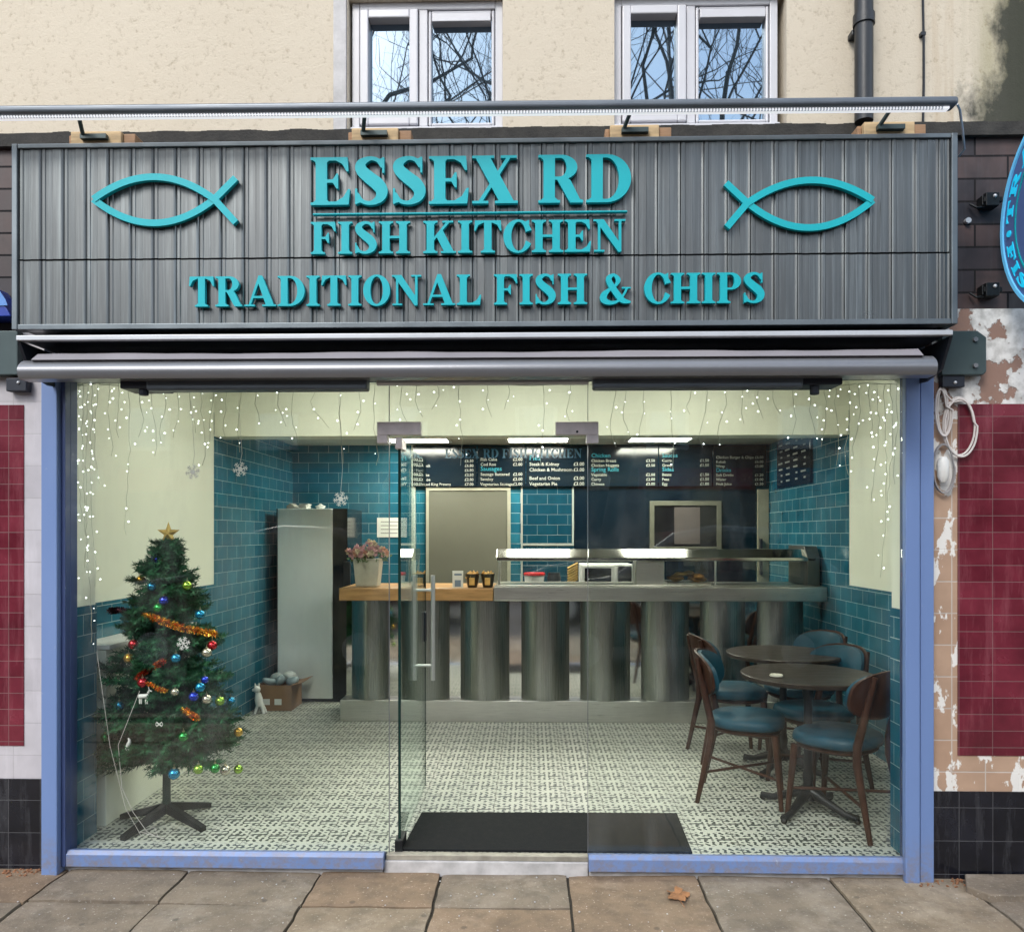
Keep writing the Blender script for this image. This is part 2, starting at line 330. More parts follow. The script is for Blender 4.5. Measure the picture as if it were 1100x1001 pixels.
# ------------------------------------------------------------ mesh building
class MB:
    def __init__(s): s.v = []; s.f = []; s.mi = []; s.cur = 0
    def add(s, vs, fs):
        n = len(s.v); s.v += [tuple(v) for v in vs]; s.f += [tuple(n + i for i in f) for f in fs]; s.mi += [s.cur] * len(fs); return s
    def box(s, x0, x1, y0, y1, z0, z1):
        if x0 > x1: x0, x1 = x1, x0
        if y0 > y1: y0, y1 = y1, y0
        if z0 > z1: z0, z1 = z1, z0
        return s.add([(x0, y0, z0), (x1, y0, z0), (x1, y1, z0), (x0, y1, z0), (x0, y0, z1), (x1, y0, z1), (x1, y1, z1), (x0, y1, z1)],
                     [(0, 3, 2, 1), (4, 5, 6, 7), (0, 1, 5, 4), (1, 2, 6, 5), (2, 3, 7, 6), (3, 0, 4, 7)])
    def prism(s, pts, a, b, axis='y'):
        "closed 2-D outline pushed from a to b along an axis"
        def P(p, t):
            return (p[0], t, p[1]) if axis == 'y' else ((t, p[0], p[1]) if axis == 'x' else (p[0], p[1], t))
        n = len(pts); vs = [P(p, a) for p in pts] + [P(p, b) for p in pts]
        fs = [(i, (i + 1) % n, n + (i + 1) % n, n + i) for i in range(n)] + [tuple(range(n))[::-1], tuple(range(n, 2 * n))]
        return s.add(vs, fs)
    def tube(s, path, r, n=8, close=False, caps=True):
        path = [Vector(p) for p in path]; m = len(path)
        rs = r if isinstance(r, (list, tuple)) else [r] * m
        vs = []; up = None
        for i, p in enumerate(path):
            a = path[(i - 1) % m] if (i > 0 or close) else p; b = path[(i + 1) % m] if (i < m - 1 or close) else p
            t = (b - a).normalized()
            if up is None: up = Vector((0, 0, 1)) if abs(t.z) < .9 else Vector((1, 0, 0))
            x = (up - t * up.dot(t)).normalized(); up = x; y = t.cross(x)
            for k in range(n):
                q = 2 * math.pi * k / n
                vs.append(p + (x * math.cos(q) + y * math.sin(q)) * rs[i])
        fs = []
        for i in range(m - 1 + (1 if close else 0)):
            j = (i + 1) % m
            for k in range(n): fs.append((i * n + k, i * n + (k + 1) % n, j * n + (k + 1) % n, j * n + k))
        if caps and not close: fs += [tuple(range(n))[::-1], tuple((m - 1) * n + k for k in range(n))]
        return s.add(vs, fs)
    def lathe(s, prof, c=(0, 0, 0), n=24):
        "profile of (radius, z)"
        vs = []; fs = []; m = len(prof)
        for r, z in prof:
            for k in range(n):
                q = 2 * math.pi * k / n; vs.append((c[0] + r * math.cos(q), c[1] + r * math.sin(q), c[2] + z))
        for i in range(m - 1):
            for k in range(n): fs.append((i * n + k, i * n + (k + 1) % n, (i + 1) * n + (k + 1) % n, (i + 1) * n + k))
        fs += [tuple(range(n))[::-1], tuple((m - 1) * n + k for k in range(n))]
        return s.add(vs, fs)
    def ball(s, c, r, n=10, sz=1., m=None):
        m = m or max(4, n // 2 + 1); pr = []
        vs = [(c[0], c[1], c[2] - r * sz)]; fs = []
        for i in range(1, m):
            a = math.pi * i / m
            for k in range(n):
                q = 2 * math.pi * k / n; vs.append((c[0] + r * math.sin(a) * math.cos(q), c[1] + r * math.sin(a) * math.sin(q), c[2] - r * sz * math.cos(a)))
        vs.append((c[0], c[1], c[2] + r * sz)); L = len(vs) - 1
        for k in range(n): fs.append((0, 1 + (k + 1) % n, 1 + k)); fs.append((L, 1 + (m - 2) * n + k, 1 + (m - 2) * n + (k + 1) % n))
        for i in range(m - 2):
            for k in range(n): fs.append((1 + i * n + k, 1 + i * n + (k + 1) % n, 1 + (i + 1) * n + (k + 1) % n, 1 + (i + 1) * n + k))
        return s.add(vs, fs)
    def build(s, name, mat, parent=None, bevel=0, smooth=None, local=False, seg=2, sub=0, noisy=0.):
        me = bpy.data.meshes.new(name)
        off = Vector((0, 0, 0))
        if parent is not None and not local:
            p = parent
            while p is not None: off += p.location; p = p.parent
        if local == 'self': pass
        me.from_pydata([tuple(Vector(v) - off) for v in s.v], [], s.f)
        for m_ in (mat if isinstance(mat, (list, tuple)) else [mat]): me.materials.append(m_)
        if any(s.mi): me.polygons.foreach_set('material_index', s.mi)
        bm = bmesh.new(); bm.from_mesh(me); bmesh.ops.recalc_face_normals(bm, faces=bm.faces); bm.to_mesh(me); bm.free()
        if noisy:
            for v in me.vertices: v.co += Vector(mnoise.noise_vector(v.co * 9)) * noisy
        o = bpy.data.objects.new(name, me); COL.objects.link(o)
        if parent is not None: o.parent = parent
        if smooth is not None or sub:
            me.polygons.foreach_set('use_smooth', [True] * len(me.polygons))
            if smooth and smooth < 179: me.set_sharp_from_angle(angle=R(smooth))
        if sub:
            md = o.modifiers.new('sub', 'SUBSURF'); md.levels = sub; md.render_levels = sub
        if bevel:
            md = o.modifiers.new('bevel', 'BEVEL'); md.width = bevel; md.segments = seg; md.limit_method = 'ANGLE'; md.angle_limit = R(40)
        return o
def tag(o, label=None, cat=None, group=None, kind=None):
    if label: o['label'] = label
    if cat: o['category'] = cat
    if group: o['group'] = group
    if kind: o['kind'] = kind
    return o
def thing(name, label, cat, loc=(0, 0, 0), rz=0, group=None):
    o = bpy.data.objects.new(name, None); COL.objects.link(o); o.location = loc; o.rotation_euler = (0, 0, rz); o.empty_display_size = .1
    return tag(o, label, cat, group)
def solo(name, mb, mat, label, cat, loc, group=None, **kw):
    "a thing that is one mesh: its origin is moved to loc"
    o = mb.build(name, mat, **kw); L = Vector(loc)
    for v in o.data.vertices: v.co -= L
    o.location = L
    return tag(o, label, cat, group)
def B(x0, x1, y0, y1, z0, z1): return MB().box(x0, x1, y0, y1, z0, z1)
def copy_tree(o, parent=None, loc=None, rz=None):
    c = o.copy(); COL.objects.link(c)
    if parent is not None: c.parent = parent
    if loc is not None: c.location = loc
    if rz is not None: c.rotation_euler = (0, 0, rz)
    for ch in list(o.children): copy_tree(ch, c)
    return c
def pbox(px0, px1, py0, py1, Yf, Yb):
    "box whose front face fills a pixel rectangle of the photograph at depth Yf"
    a = at(px0, py1, Yf); b = at(px1, py0, Yf)
    return B(a.x, b.x, Yf, Yb, a.z, b.z)

# ------------------------------------------------------------ serif glyphs (signed distance -> outline -> mesh)
STEP = .0125
gx = np.arange(-.1, 1.12, STEP); gy = np.arange(-.1, 1.12, STEP); GX, GY = np.meshgrid(gx, gy)
def gbox(x0, y0, x1, y1): return np.maximum(np.maximum(x0 - GX, GX - x1), np.maximum(y0 - GY, GY - y1))
def gpoly(p):
    p = np.array(p, float); d = np.full(GX.shape, 9.); ins = np.zeros(GX.shape, bool); n = len(p)
    for i in range(n):
        a, b = p[i], p[(i + 1) % n]; e = b - a; wx, wy = GX - a[0], GY - a[1]
        t = np.clip((wx * e[0] + wy * e[1]) / (e @ e), 0, 1); d = np.minimum(d, np.hypot(wx - e[0] * t, wy - e[1] * t))
        c = ((a[1] > GY) != (b[1] > GY)) & (GX < (b[0] - a[0]) * (GY - a[1]) / ((b[1] - a[1]) or 1e-9) + a[0]); ins ^= c
    return np.where(ins, -d, d)
def gell(cx, cy, rx, ry): return (np.sqrt(((GX - cx) / rx) ** 2 + ((GY - cy) / ry) ** 2) - 1) * min(rx, ry)
def gpath(pts):
    d = np.full(GX.shape, 9.); P = np.array(pts, float); n = len(P)
    for i in range(n - 1):
        p0, p1, p2, p3 = P[max(0, i - 1)], P[i], P[i + 1], P[min(n - 1, i + 2)]
        for t in np.linspace(0, 1, 12):
            q = .5 * (2 * p1 + (p2 - p0) * t + (2 * p0 - 5 * p1 + 4 * p2 - p3) * t * t + (3 * p1 - p0 - 3 * p2 + p3) * t ** 3)
            d = np.minimum(d, np.hypot(GX - q[0], GY - q[1]) - q[2])
    return d
def U(*a):
    r = a[0]
    for b in a[1:]: r = np.minimum(r, b)
    return r
def sub(a, b): return np.maximum(a, -b)
def stem(x, w=.215, s0=.10, s1=.10, top=True, bot=True):
    a = [gbox(x, 0, x + w, 1)]
    if bot: a += [gbox(x - s0, 0, x + w + s1, .055), gpoly([(x - s0 * .6, .05), (x, .05), (x, .11)]), gpoly([(x + w, .05), (x + w + s1 * .6, .05), (x + w, .11)])]
    if top: a += [gbox(x - s0, .945, x + w + s1, 1), gpoly([(x - s0 * .6, .95), (x, .95), (x, .89)]), gpoly([(x + w, .95), (x + w + s1 * .6, .95), (x + w, .89)])]
    return U(*a)
def G(ch):
    if ch == 'I': return stem(.10), .415
    if ch == 'H': return U(stem(.09), stem(.585), gbox(.25, .47, .65, .545)), .89
    if ch in 'EFL':
        a = [stem(.09)]
        if ch != 'L': a += [gbox(.2, .93, .68, 1), gpoly([(.46, .94), (.70, 1), (.72, .70), (.68, .70), (.60, .86)]), gbox(.28, .465, .50, .535), gpoly([(.40, .5), (.49, .66), (.52, .66), (.52, .34), (.49, .34)])]
        if ch != 'F': a += [gbox(.2, 0, .70, .07), gpoly([(.46, .06), (.62, .16), (.71, .33), (.75, .33), (.72, 0)])]
        return U(*a), {'E': .76, 'F': .73, 'L': .76}[ch]
    if ch == 'T': return U(stem(.285, top=False), gbox(.02, .93, .765, 1), gpoly([(.02, 1), (.0, .68), (.035, .68), (.12, .86), (.28, .94)]), gpoly([(.765, 1), (.785, .68), (.75, .68), (.665, .86), (.50, .94)])), .785
    if ch in 'PR':
        yc, ry = (.72, .28) if ch == 'P' else (.74, .26)
        o_ = U(gbox(.2, yc - ry, .42, 1), np.maximum(gell(.42, yc, .31, ry), .2 - GX)); i_ = U(gbox(.305, yc - ry + .065, .40, .93), np.maximum(gell(.40, yc, .125, ry - .065), .305 - GX))
        a = [stem(.09, top=True), o_]
        g = sub(U(*a), i_)
        if ch == 'R': g = U(g, gpoly([(.32, .53), (.36, .46), (.56, .06), (.60, 0), (.84, 0), (.84, .055), (.78, .07), (.60, .47), (.52, .53)])); return g, .85
        return g, .74
    if ch == 'D': return sub(U(stem(.09), gbox(.2, 0, .38, 1), np.maximum(gell(.38, .5, .46, .5), .2 - GX)), U(gbox(.305, .07, .37, .93), np.maximum(gell(.37, .5, .24, .43), .305 - GX))), .84
    if ch == 'O': return sub(gell(.42, .5, .42, .52), gell(.42, .5, .195, .455)), .84
    if ch == 'C': return U(sub(sub(gell(.42, .5, .42, .52), gell(.44, .5, .21, .45)), gpoly([(.44, .5), (.72, .67), (1.1, .69), (1.1, .27), (.80, .27)])), gbox(.70, .66, .74, 1), gpoly([(.56, .93), (.74, 1), (.74, .66)])), .77
    if ch == 'A': return U(sub(gpoly([(.13, .03), (.445, 1.02), (.56, 1.02), (.93, .03), (.68, .03), (.60, .27), (.28, .27), (.20, .03)]), gpoly([(.30, .34), (.58, .34), (.44, .75)])), gbox(0, 0, .33, .055), gbox(.56, 0, 1., .055)), 1.
    if ch == 'K': return U(stem(.09), gpoly([(.28, .36), (.28, .46), (.66, .96), (.76, .96)]), gpoly([(.40, .60), (.56, .70), (.88, .03), (.60, .03), (.38, .50)]), gbox(.54, .945, .86, 1), gbox(.50, 0, .94, .055)), .94
    if ch == 'X': return U(gpoly([(.06, .97), (.34, .97), (.80, .03), (.52, .03)]), gpoly([(.66, .97), (.74, .97), (.19, .03), (.11, .03)]), gbox(0, .945, .42, 1), gbox(.54, .945, .85, 1), gbox(0, 0, .31, .055), gbox(.43, 0, .87, .055)), .87
    if ch == 'N': return U(gbox(.13, 0, .20, 1), gpoly([(.04, 1), (.30, 1), (.80, .20), (.80, 0), (.72, -.02)]), gbox(.725, 0, .80, 1), gbox(0, .945, .26, 1), gbox(.02, 0, .32, .055), gbox(.60, .945, .92, 1)), .92
    if ch == 'S': return U(gpath([(.54, .80, .03), (.46, .93, .04), (.31, .965, .045), (.15, .87, .085), (.15, .73, .11), (.30, .57, .125), (.45, .44, .13), (.54, .29, .115), (.50, .13, .085), (.34, .035, .045), (.17, .07, .04), (.08, .22, .03)]),
                           gbox(.55, .66, .59, .99), gbox(.03, .01, .07, .34), gpoly([(.44, .93), (.59, .99), (.59, .80)]), gpoly([(.03, .01), (.03, .2), (.18, .06)])), .67
    if ch == '&': return U(gpath([(.84, .52, .035), (.75, .32, .035), (.58, .10, .04), (.34, .035, .065), (.14, .12, .10), (.13, .29, .10), (.30, .47, .05), (.50, .62, .045), (.57, .80, .075), (.44, .95, .045), (.29, .86, .08), (.31, .70, .09), (.50, .38, .10), (.70, .12, .09), (.92, .06, .04)]), gbox(.68, .50, .96, .55)), .98
    raise KeyError(ch)
def contours(g):
    ny, nx = g.shape; g = g + 1e-7; segs = {}
    def P(a, b):
        va, vb = g[a], g[b]; t = va / (va - vb)
        return (gx[a[1]] + (gx[b[1]] - gx[a[1]]) * t, gy[a[0]] + (gy[b[0]] - gy[a[0]]) * t)
    pos = {}
    for j, i in zip(*np.where((np.minimum.reduce([g[:-1, :-1], g[1:, :-1], g[:-1, 1:], g[1:, 1:]]) < 0) & (np.maximum.reduce([g[:-1, :-1], g[1:, :-1], g[:-1, 1:], g[1:, 1:]]) > 0))):
        c = [(j, i), (j, i + 1), (j + 1, i + 1), (j + 1, i)]
        es = []
        for k in range(4):
            a, b = c[k], c[(k + 1) % 4]
            if (g[a] < 0) != (g[b] < 0):
                key = (min(a, b), max(a, b)); pos[key] = P(*key); es.append((key, g[a] < 0))
        for k in range(0, len(es), 2):
            e0, e1 = es[k], es[(k + 1) % len(es)]
            if e0[1]: segs[e0[0]] = e1[0]
            else: segs[e1[0]] = e0[0]
    loops = []
    while segs:
        s0, nx_ = segs.popitem(); lp = [s0]
        while nx_ != s0 and nx_ in segs: lp.append(nx_); nx_ = segs.pop(nx_)
        loops.append([pos[k] for k in lp])
    return [l for l in loops if len(l) > 8]
def rdp(p, eps):
    if len(p) < 3: return p
    a, b = np.array(p[0]), np.array(p[-1]); e = b - a; L = np.hypot(*e) or 1e-9
    q = np.array(p); d = np.abs((q[:, 0] - a[0]) * e[1] - (q[:, 1] - a[1]) * e[0]) / L
    i = int(d.argmax())
    if d[i] > eps: return rdp(p[:i + 1], eps)[:-1] + rdp(p[i:], eps)
    return [p[0], p[-1]]
GC = {}
def glyph(ch):
    if ch not in GC:
        g, wd = G(ch); L = []
        for lp in contours(g):
            h = len(lp) // 2; L.append(rdp(lp[:h + 1], .0022)[:-1] + rdp(lp[h:] + [lp[0]], .0022)[:-1])
        tri = tessellate_polygon([[Vector((x, y, 0)) for x, y in l] for l in L])
        GC[ch] = (L, tri, wd)
    return GC[ch]
def glyph_mesh(mb, ch, fn, depth_dirs):
    "fn(x,y,t) -> point; t 0 front, 1 back"
    L, tri, wd = glyph(ch); flat = [p for l in L for p in l]; n = len(flat)
    vs = [fn(x, y, 0) for x, y in flat] + [fn(x, y, 1) for x, y in flat]
    fs = [tuple(t) for t in tri] + [tuple(n + i for i in t[::-1]) for t in tri]; k = 0
    for l in L:
        for i in range(len(l)): j = (i + 1) % len(l); fs.append((k + i, k + j, n + k + j, n + k + i))
        k += len(l)
    mb.add(vs, fs)
def text_layout(txt, gap=.055, space=.42):
    x = 0; o_ = []
    for c in txt:
        if c == ' ': x += space; continue
        w_ = glyph(c)[2]; o_.append((c, x, w_)); x += w_ + gap
    return o_, x - gap
def sign_text(txt, px0, px1, py0, py1, Y, depth, parent, mat):
    a = at(px0, py1, Y); b = at(px1, py0, Y); h = b.z - a.z
    lay, tot = text_layout(txt, space=.34); sx = (b.x - a.x) / tot
    for c, x, w_ in lay:
        mb = MB(); glyph_mesh(mb, c, lambda u, v, t: (a.x + (x + u) * sx, Y + t * depth, a.z + v * h), None)
        mb.build('letter', mat, parent, smooth=30)

# ------------------------------------------------------------ ground
PZ = -.080
g = MB().box(-60, 60, -60, 40, PZ - .5, PZ - .16); tag(g.build('ground', M['asphalt']), kind='structure')
tag(B(-40, 40, -10.5, -3.2, PZ - .14, PZ - .125).build('road', M['asphalt']), kind='structure')
tag(B(-40, 40, -3.2, -3.05, PZ - .15, PZ - .005).build('kerb', M['paving'], bevel=.01), kind='structure')
tag(B(-40, 40, -14, -10.5, PZ - .15, PZ + .0).build('far_pavement', M['paving']), kind='structure')
mbj = B(-12, 12, -3.05, .3, PZ - .1, PZ - .014)
tag(mbj.build('pavement_bed', M['joint']), kind='structure')
def pavement():
    mb = MB()
    xs = [at(p, 960, -.2).x for p in (-110, 38, 178, 331, 468, 612, 757, 905, 1053, 1200)]
    def pv(px, py): d = at(px, py, 0) - Vector((0, -D, HC)); t = (PZ - HC) / d.z; return Vector((0, -D, HC)) + d * t
    xs = [pv(p, 960).x for p in (-110, 38, 178, 331, 468, 612, 757, 905, 1053, 1200)]
    left = xs[0]; right = xs[-1]
    for k in range(8): xs.append(right + .62 * (k + 1)); xs.insert(0, left - .62 * (k + 1))
    for i in range(len(xs) - 1):
        first = -.36 + rnd.uniform(-.03, .03) if xs[i] < pv(600, 960).x else -.62 + rnd.uniform(-.08, .04)
        ys = [.02, first] + [first - .62 * (k + 1) for k in range(4)]
        for k in range(5):
            y1, y0 = ys[k], max(ys[k + 1], -3.05)
            if y0 >= y1: continue
            gap = .0065; s = rnd.uniform(-.006, .006)
            a, b = xs[i] + gap, xs[i + 1] - gap
            j = [rnd.uniform(-.004, .005) for _ in range(4)]
            nu, nv = 14, 10; base = len(mb.v); vs = []; tilt = [rnd.uniform(-.006, .006) for _ in range(4)]
            for q in range(nv + 1):
                for p in range(nu + 1):
                    u, v = p / nu, q / nv
                    x = a + (b - a) * u; y = y0 + gap + (y1 - y0 - 2 * gap) * v
                    edge = min(u, 1 - u, v, 1 - v) < .001
                    wob = .009 * mnoise.noise(Vector((x * 9, y * 9, 3))) if edge else 0
                    z = PZ + (tilt[0] * (1 - u) + tilt[1] * u) + .002 * mnoise.noise(Vector((x * 4, y * 4, 0))) - (.004 if edge else 0)
                    vs.append((x + wob, y + wob, z))
            bot = len(vs)
            ring = [p for p in range(nu + 1)] + [q * (nu + 1) + nu for q in range(1, nv + 1)] + [nv * (nu + 1) + p for p in range(nu - 1, -1, -1)] + [q * (nu + 1) for q in range(nv - 1, 0, -1)]
            fs = [(q * (nu + 1) + p, q * (nu + 1) + p + 1, (q + 1) * (nu + 1) + p + 1, (q + 1) * (nu + 1) + p) for q in range(nv) for p in range(nu)]
            vs += [(vs[r_][0], vs[r_][1], PZ - .02) for r_ in ring]; n = len(ring)
            fs += [(ring[(k_ + 1) % n], ring[k_], bot + k_, bot + (k_ + 1) % n) for k_ in range(n)]
            mb.cur = rnd.choice((0, 0, 1, 2)); mb.add(vs, fs)
    tag(mb.build('pavement', [M['paving'], M['paving_b'], M['paving_c']], smooth=50), kind='structure')
pavement()

# ------------------------------------------------------------ building front
YW = 0.0     # face of the upper wall
bld = thing('terrace_building', 'cream rendered terrace building above and around the fish and chip shop front', 'building', (0, .3, 0))
xL, xR = X(44, -.09), X(1004, -.09)
zS = Z(405, 0)                     # head of the shop opening
zb = Z(139, 0)                     # bottom of the cream render
W1 = (X(374, 0), X(540, 0)); W2 = (X(660, 0), X(845, 0)); wz0 = Z(138.5, 0); wz1 = Z(-5, 0)
mb = MB()
for a, b in ((-7, W1[0]), (W1[1], W2[0]), (W2[1], 7)): mb.box(a, b, YW, YW + .3, zb, wz1)
mb.box(-7, 7, YW, YW + .3, wz1, 6.4)
mb.build('rendered_wall', M['render'], bld)
mb = MB().box(-7, X(27, 0) - .0, YW + .006, YW + .3, Z(352, 0), zb).box(xR + .0, 7, YW + .006, YW + .3, Z(335, 0), zb)
mb.box(X(27, 0), xR, YW + .006, YW + .3, zS + .25, zb)
mb.build('brick_band', M['brick'], bld)
# rough projecting ledge of sooty mortar over the band
mb = MB(); n = 260
for i in range(n):
    a = -3.4 + 6.8 * i / n; mb.box(a, a + 6.8 / n, -.024 - .004 * mnoise.noise(Vector((i * .13, 0, 0))), -.0005, Z(151, 0) - .01, zb - .002 + .007 * mnoise.noise(Vector((i * .21, 5, 0))) + .002 * rnd.random())
mb.build('mortar_ledge', simple('sooty_mortar', (.035, .033, .030), .9, 0, .5, 14, .8), bld)
# tiled pilasters
def pil(name, px0, px1, py0, py1, mat, y=-.03):
    a = at(px0, py1, y); b = at(px1, py0, y); return B(a.x, b.x, y, .28, a.z, b.z).build(name, mat, bld)
xl0 = X(47.5, -.03)
B(X(26, -.03), xl0, -.03, .28, Z(840, -.03), Z(352, -.03)).build('white_tile_column', M['white_tile'], bld)
B(-4.5, X(26, -.03), -.03, .28, Z(433, -.03), Z(352, -.03)).build('white_tile_column', M['white_tile'], bld)
B(-4.5, X(26, -.03), -.03, .28, Z(840, -.03), Z(804, -.03)).build('white_tile_column', M['white_tile'], bld)
B(-4.5, X(26, -.03), -.034, .28, Z(804, -.03), Z(433, -.03)).build('maroon_tile_panel', M['maroon'], bld)
B(-4.5, xl0, -.036, .28, PZ - .03, Z(840, -.03)).build('black_tile_plinth', M['black_tile'], bld)
xr0 = X(1001, -.03); xr1 = X(1028.5, -.03)
B(xr0, xr1, -.03, .28, Z(846, -.03), Z(452, -.03)).build('beige_tile_column', M['beige_tile'], bld)
B(xr1, 4.5, -.03, .28, Z(846, -.03), Z(808, -.03)).build('beige_tile_column', M['beige_tile'], bld)
B(xr1, 4.5, -.034, .28, Z(808, -.03), Z(436, -.03)).build('maroon_tile_panel', M['maroon'], bld)
mb = MB().box(xr0, xr1, -.031, .28, Z(452, -.03), Z(335, -.03)).box(xr1, 4.5, -.031, .28, Z(436, -.03), Z(335, -.03)); mb.build('peeling_panel', M['peel'], bld)
B(xr0, 4.5, -.036, .28, PZ - .03, Z(846, -.03)).build('black_tile_plinth', M['black_tile'], bld)
# plinth and door step
for a, b in ((xL + .02, X(412, -.02)), (X(632.5, -.02), xR - .02)): B(a, b, -.035, .012, PZ - .03, Z(934.5, -.03)).build('white_plinth', M['white_paint'], bld, bevel=.004)
mb = MB().box(X(412.5, -.04), X(632, -.04), -.038, .012, PZ - .03, Z(926, -.04)); mb.build('door_step', M['white_paint'], bld, bevel=.005)
B(X(415, -.02), X(632, -.02), -.030, .012, Z(926, -.04) + .0005, .002).build('door_threshold', simple('worn_threshold', (.33, .31, .26), .5, .3, .3, 14), bld, bevel=.003)
# head beam above the glass, behind the awning
B(xL, xR, -.0, .12, zS - .0, Z(345, 0)).build('head_beam', M['black_metal'], bld)
# side and party walls so that the room is closed
mb = MB().box(-7, -2.56, .3, 5, PZ, 6.4).box(2.53, 7, .3, 5, PZ, 6.4).box(-7, 7, 4.4, 5, PZ, 6.4).box(-2.56, 2.53, .3, 4.4, 3.0, 6.4)
mb.build('party_wall', M['render'], bld)
def up_window(x0, x1, label, splits):
    t = thing('upstairs_window', label, 'window', ((x0 + x1) / 2, .02, wz0), group='upstairs windows above the sign')
    f = .036; fy = .035
    mb = MB().box(x0, x0 + f, fy, .13, wz0, wz1).box(x1 - f, x1, fy, .13, wz0, wz1).box(x0 + f, x1 - f, fy, .13, wz0, wz0 + f).box(x0 + f, x1 - f, fy, .13, wz1 - f, wz1)
    m0 = x0 + f + (x1 - x0 - 2 * f) * .47
    mb.box(m0 - .02, m0 + .02, fy + .002, .13, wz0 + f, wz1 - f)
    mb.build('frame', M['white_upvc'], t, bevel=.004)
    for k, (a, b) in enumerate(((x0 + f + .004, m0 - .024), (m0 + .024, x1 - f - .004))):
        s = .040 if k == 0 else .014; zt = wz1 - f - .004; zz = wz0 + f + .004
        m2 = MB(); y0 = fy - .014 if k == 0 else fy + .006
        m2.box(a, a + s, y0, .12, zz, zt).box(b - s, b, y0, .12, zz, zt).box(a + s, b - s, y0, .12, zz, zz + s).box(a + s, b - s, y0, .12, zt - s, zt)
        sash = m2.build('sash', M['white_upvc'], t, bevel=.006)
        B(a + s, b - s, .075, .10, zz + s, zt - s).build('pane', M['window'], sash)
        if k == 0:
            pass
    # transom with trickle vent over the right-hand light
    zv = Z(11, 0); B(m0 + .042, x1 - f - .022, fy - .006, .12, zv - .028, zv + .012).build('trickle_vent', M['white_upvc'], t, bevel=.003)
    mb = MB().box(x0 - .0, x1, .0, .034, wz0 - .002, wz0 + .018); mb.build('sill', M['white_upvc'], t, bevel=.003)
    return t
up_window(W1[0] + .01, W1[1], 'white framed upstairs window on the left, above the letters ESSEX', .5)
up_window(W2[0], W2[1] - .03, 'white framed upstairs window on the right, beside the black drainpipe', .5)
solo('white_wall_strip', B(X(358, -.01), X(372, -.01), -.012, .03, wz0, wz1 + .6), M['white_paint'], 'white painted vertical strip running up the wall left of the left upstairs window', 'wall trim', (X(365, 0), 0, wz0), bevel=.003)
# dark room behind the upstairs windows is closed by opaque panes

# drain pipe and cable
pp = thing('drainpipe', 'black round drainpipe running down the cream wall behind the sign', 'drainpipe', (X(928, -.08), -.07, zb))
MB().tube([(X(928, -.07), -.07, zb - .02), (X(928, -.07), -.07, 6.3)], .040, 20).build('pipe', M['black_plastic'], pp, smooth=40)
zc = Z(27, -.07)
mb = MB().tube([(X(928, -.07), -.07, zc - .025), (X(928, -.07), -.07, zc + .02)], .047, 20); mb.build('collar', M['black_plastic'], pp, smooth=40)
x_ = X(916, -.03); B(x_ - .012, x_ + .03, -.05, .0, zc - .055, zc - .03).build('pipe_clip', M['black_plastic'], pp, bevel=.004)
mb = MB().tube([(X(991, -.01) + .004 * math.sin(i * 1.1), -.014, zb - .02 + i * .2) for i in range(15)], .006, 6)
mb2 = mb
for i in range(4): mb2.box(X(991, -.01) - .012, X(991, -.01) + .01, -.022, 0, zb + .4 + i * .55, zb + .415 + i * .55)
solo('wall_cable', mb2, M['black_plastic'], 'thin black cable clipped down the cream wall right of the drainpipe', 'cable', (X(991, -.01), -.01, zb))

# ------------------------------------------------------------ fascia sign
YS = -.28
sx0, sx1 = X(13, YS), X(1028.5, YS); sz0, sz1 = Z(351, YS), Z(148.5, YS)
sg = thing('fascia_sign', 'long grey ribbed metal fascia sign with turquoise raised letters and two fish outlines', 'shop sign', ((sx0 + sx1) / 2, -.1, sz0))
zt0, zt1 = sz0 + .026, sz1 - .022; zm = Z(274.5, YS)
mb = MB(); x = sx0 + .026
pw = .0998
while x < sx1 - .03:
    b = min(x + pw - .0016, sx1 - .027)
    if b - x > .01:
        for za, zc_ in ((zt0, zm - .004), (zm + .004, zt1)):
            j = rnd.uniform(-.0015, .0015)
            # board with a flat face and two shallow ribs at its edges
            pr = [(x, YS + .022), (x, YS + .010 + j), (x + .005, YS + .007 + j), (x + .016, YS + .007 + j), (x + .019, YS + .0105 + j), (x + (b - x) * .5, YS + .0095 + j), (x + (b - x) * .52, YS + .0075 + j), (b - .012, YS + .0085 + j), (b - .004, YS + .006 + j), (b, YS + .010 + j), (b, YS + .022)]
            mb.prism(pr, za, zc_, 'z')
    x += pw
mb.build('ribbed_cladding', M['clad'], sg)
B(sx0 + .012, sx1 - .012, YS + .024, -.002, sz0 + .012, sz1 - .006).build('sign_box', M['black_metal'], sg)
mb = MB().box(sx0, sx0 + .024, YS - .004, YS + .05, sz0, sz1).box(sx1 - .026, sx1, YS - .004, .0 - .003, sz0, sz1)
mb.box(sx0 + .024, sx1 - .026, YS - .002, YS + .05, sz1 - .020, sz1).box(sx0 + .024, sx1 - .026, YS - .002, YS + .05, sz0, sz0 + .024)
mb.box(sx0, sx1, YS + .05, -.003, sz1 - .012, sz1 - .006)
mb.build('edge_trim', M['clad_trim'], sg, bevel=.004)
YL = YS - .022
sign_text('ESSEX RD', 334, 678, 165.5, 220.5, YL, .022, sg, M['teal_paint'])
sign_text('FISH KITCHEN', 334, 672, 235.5, 273, YL, .022, sg, M['teal_paint'])
sign_text('TRADITIONAL FISH & CHIPS', 203, 822, 292.5, 329.5, YL, .022, sg, M['teal_paint'])
pbox(336, 674, 226, 231, YL, YS + .0).build('underline_bar', M['teal_paint'], sg, bevel=.002)
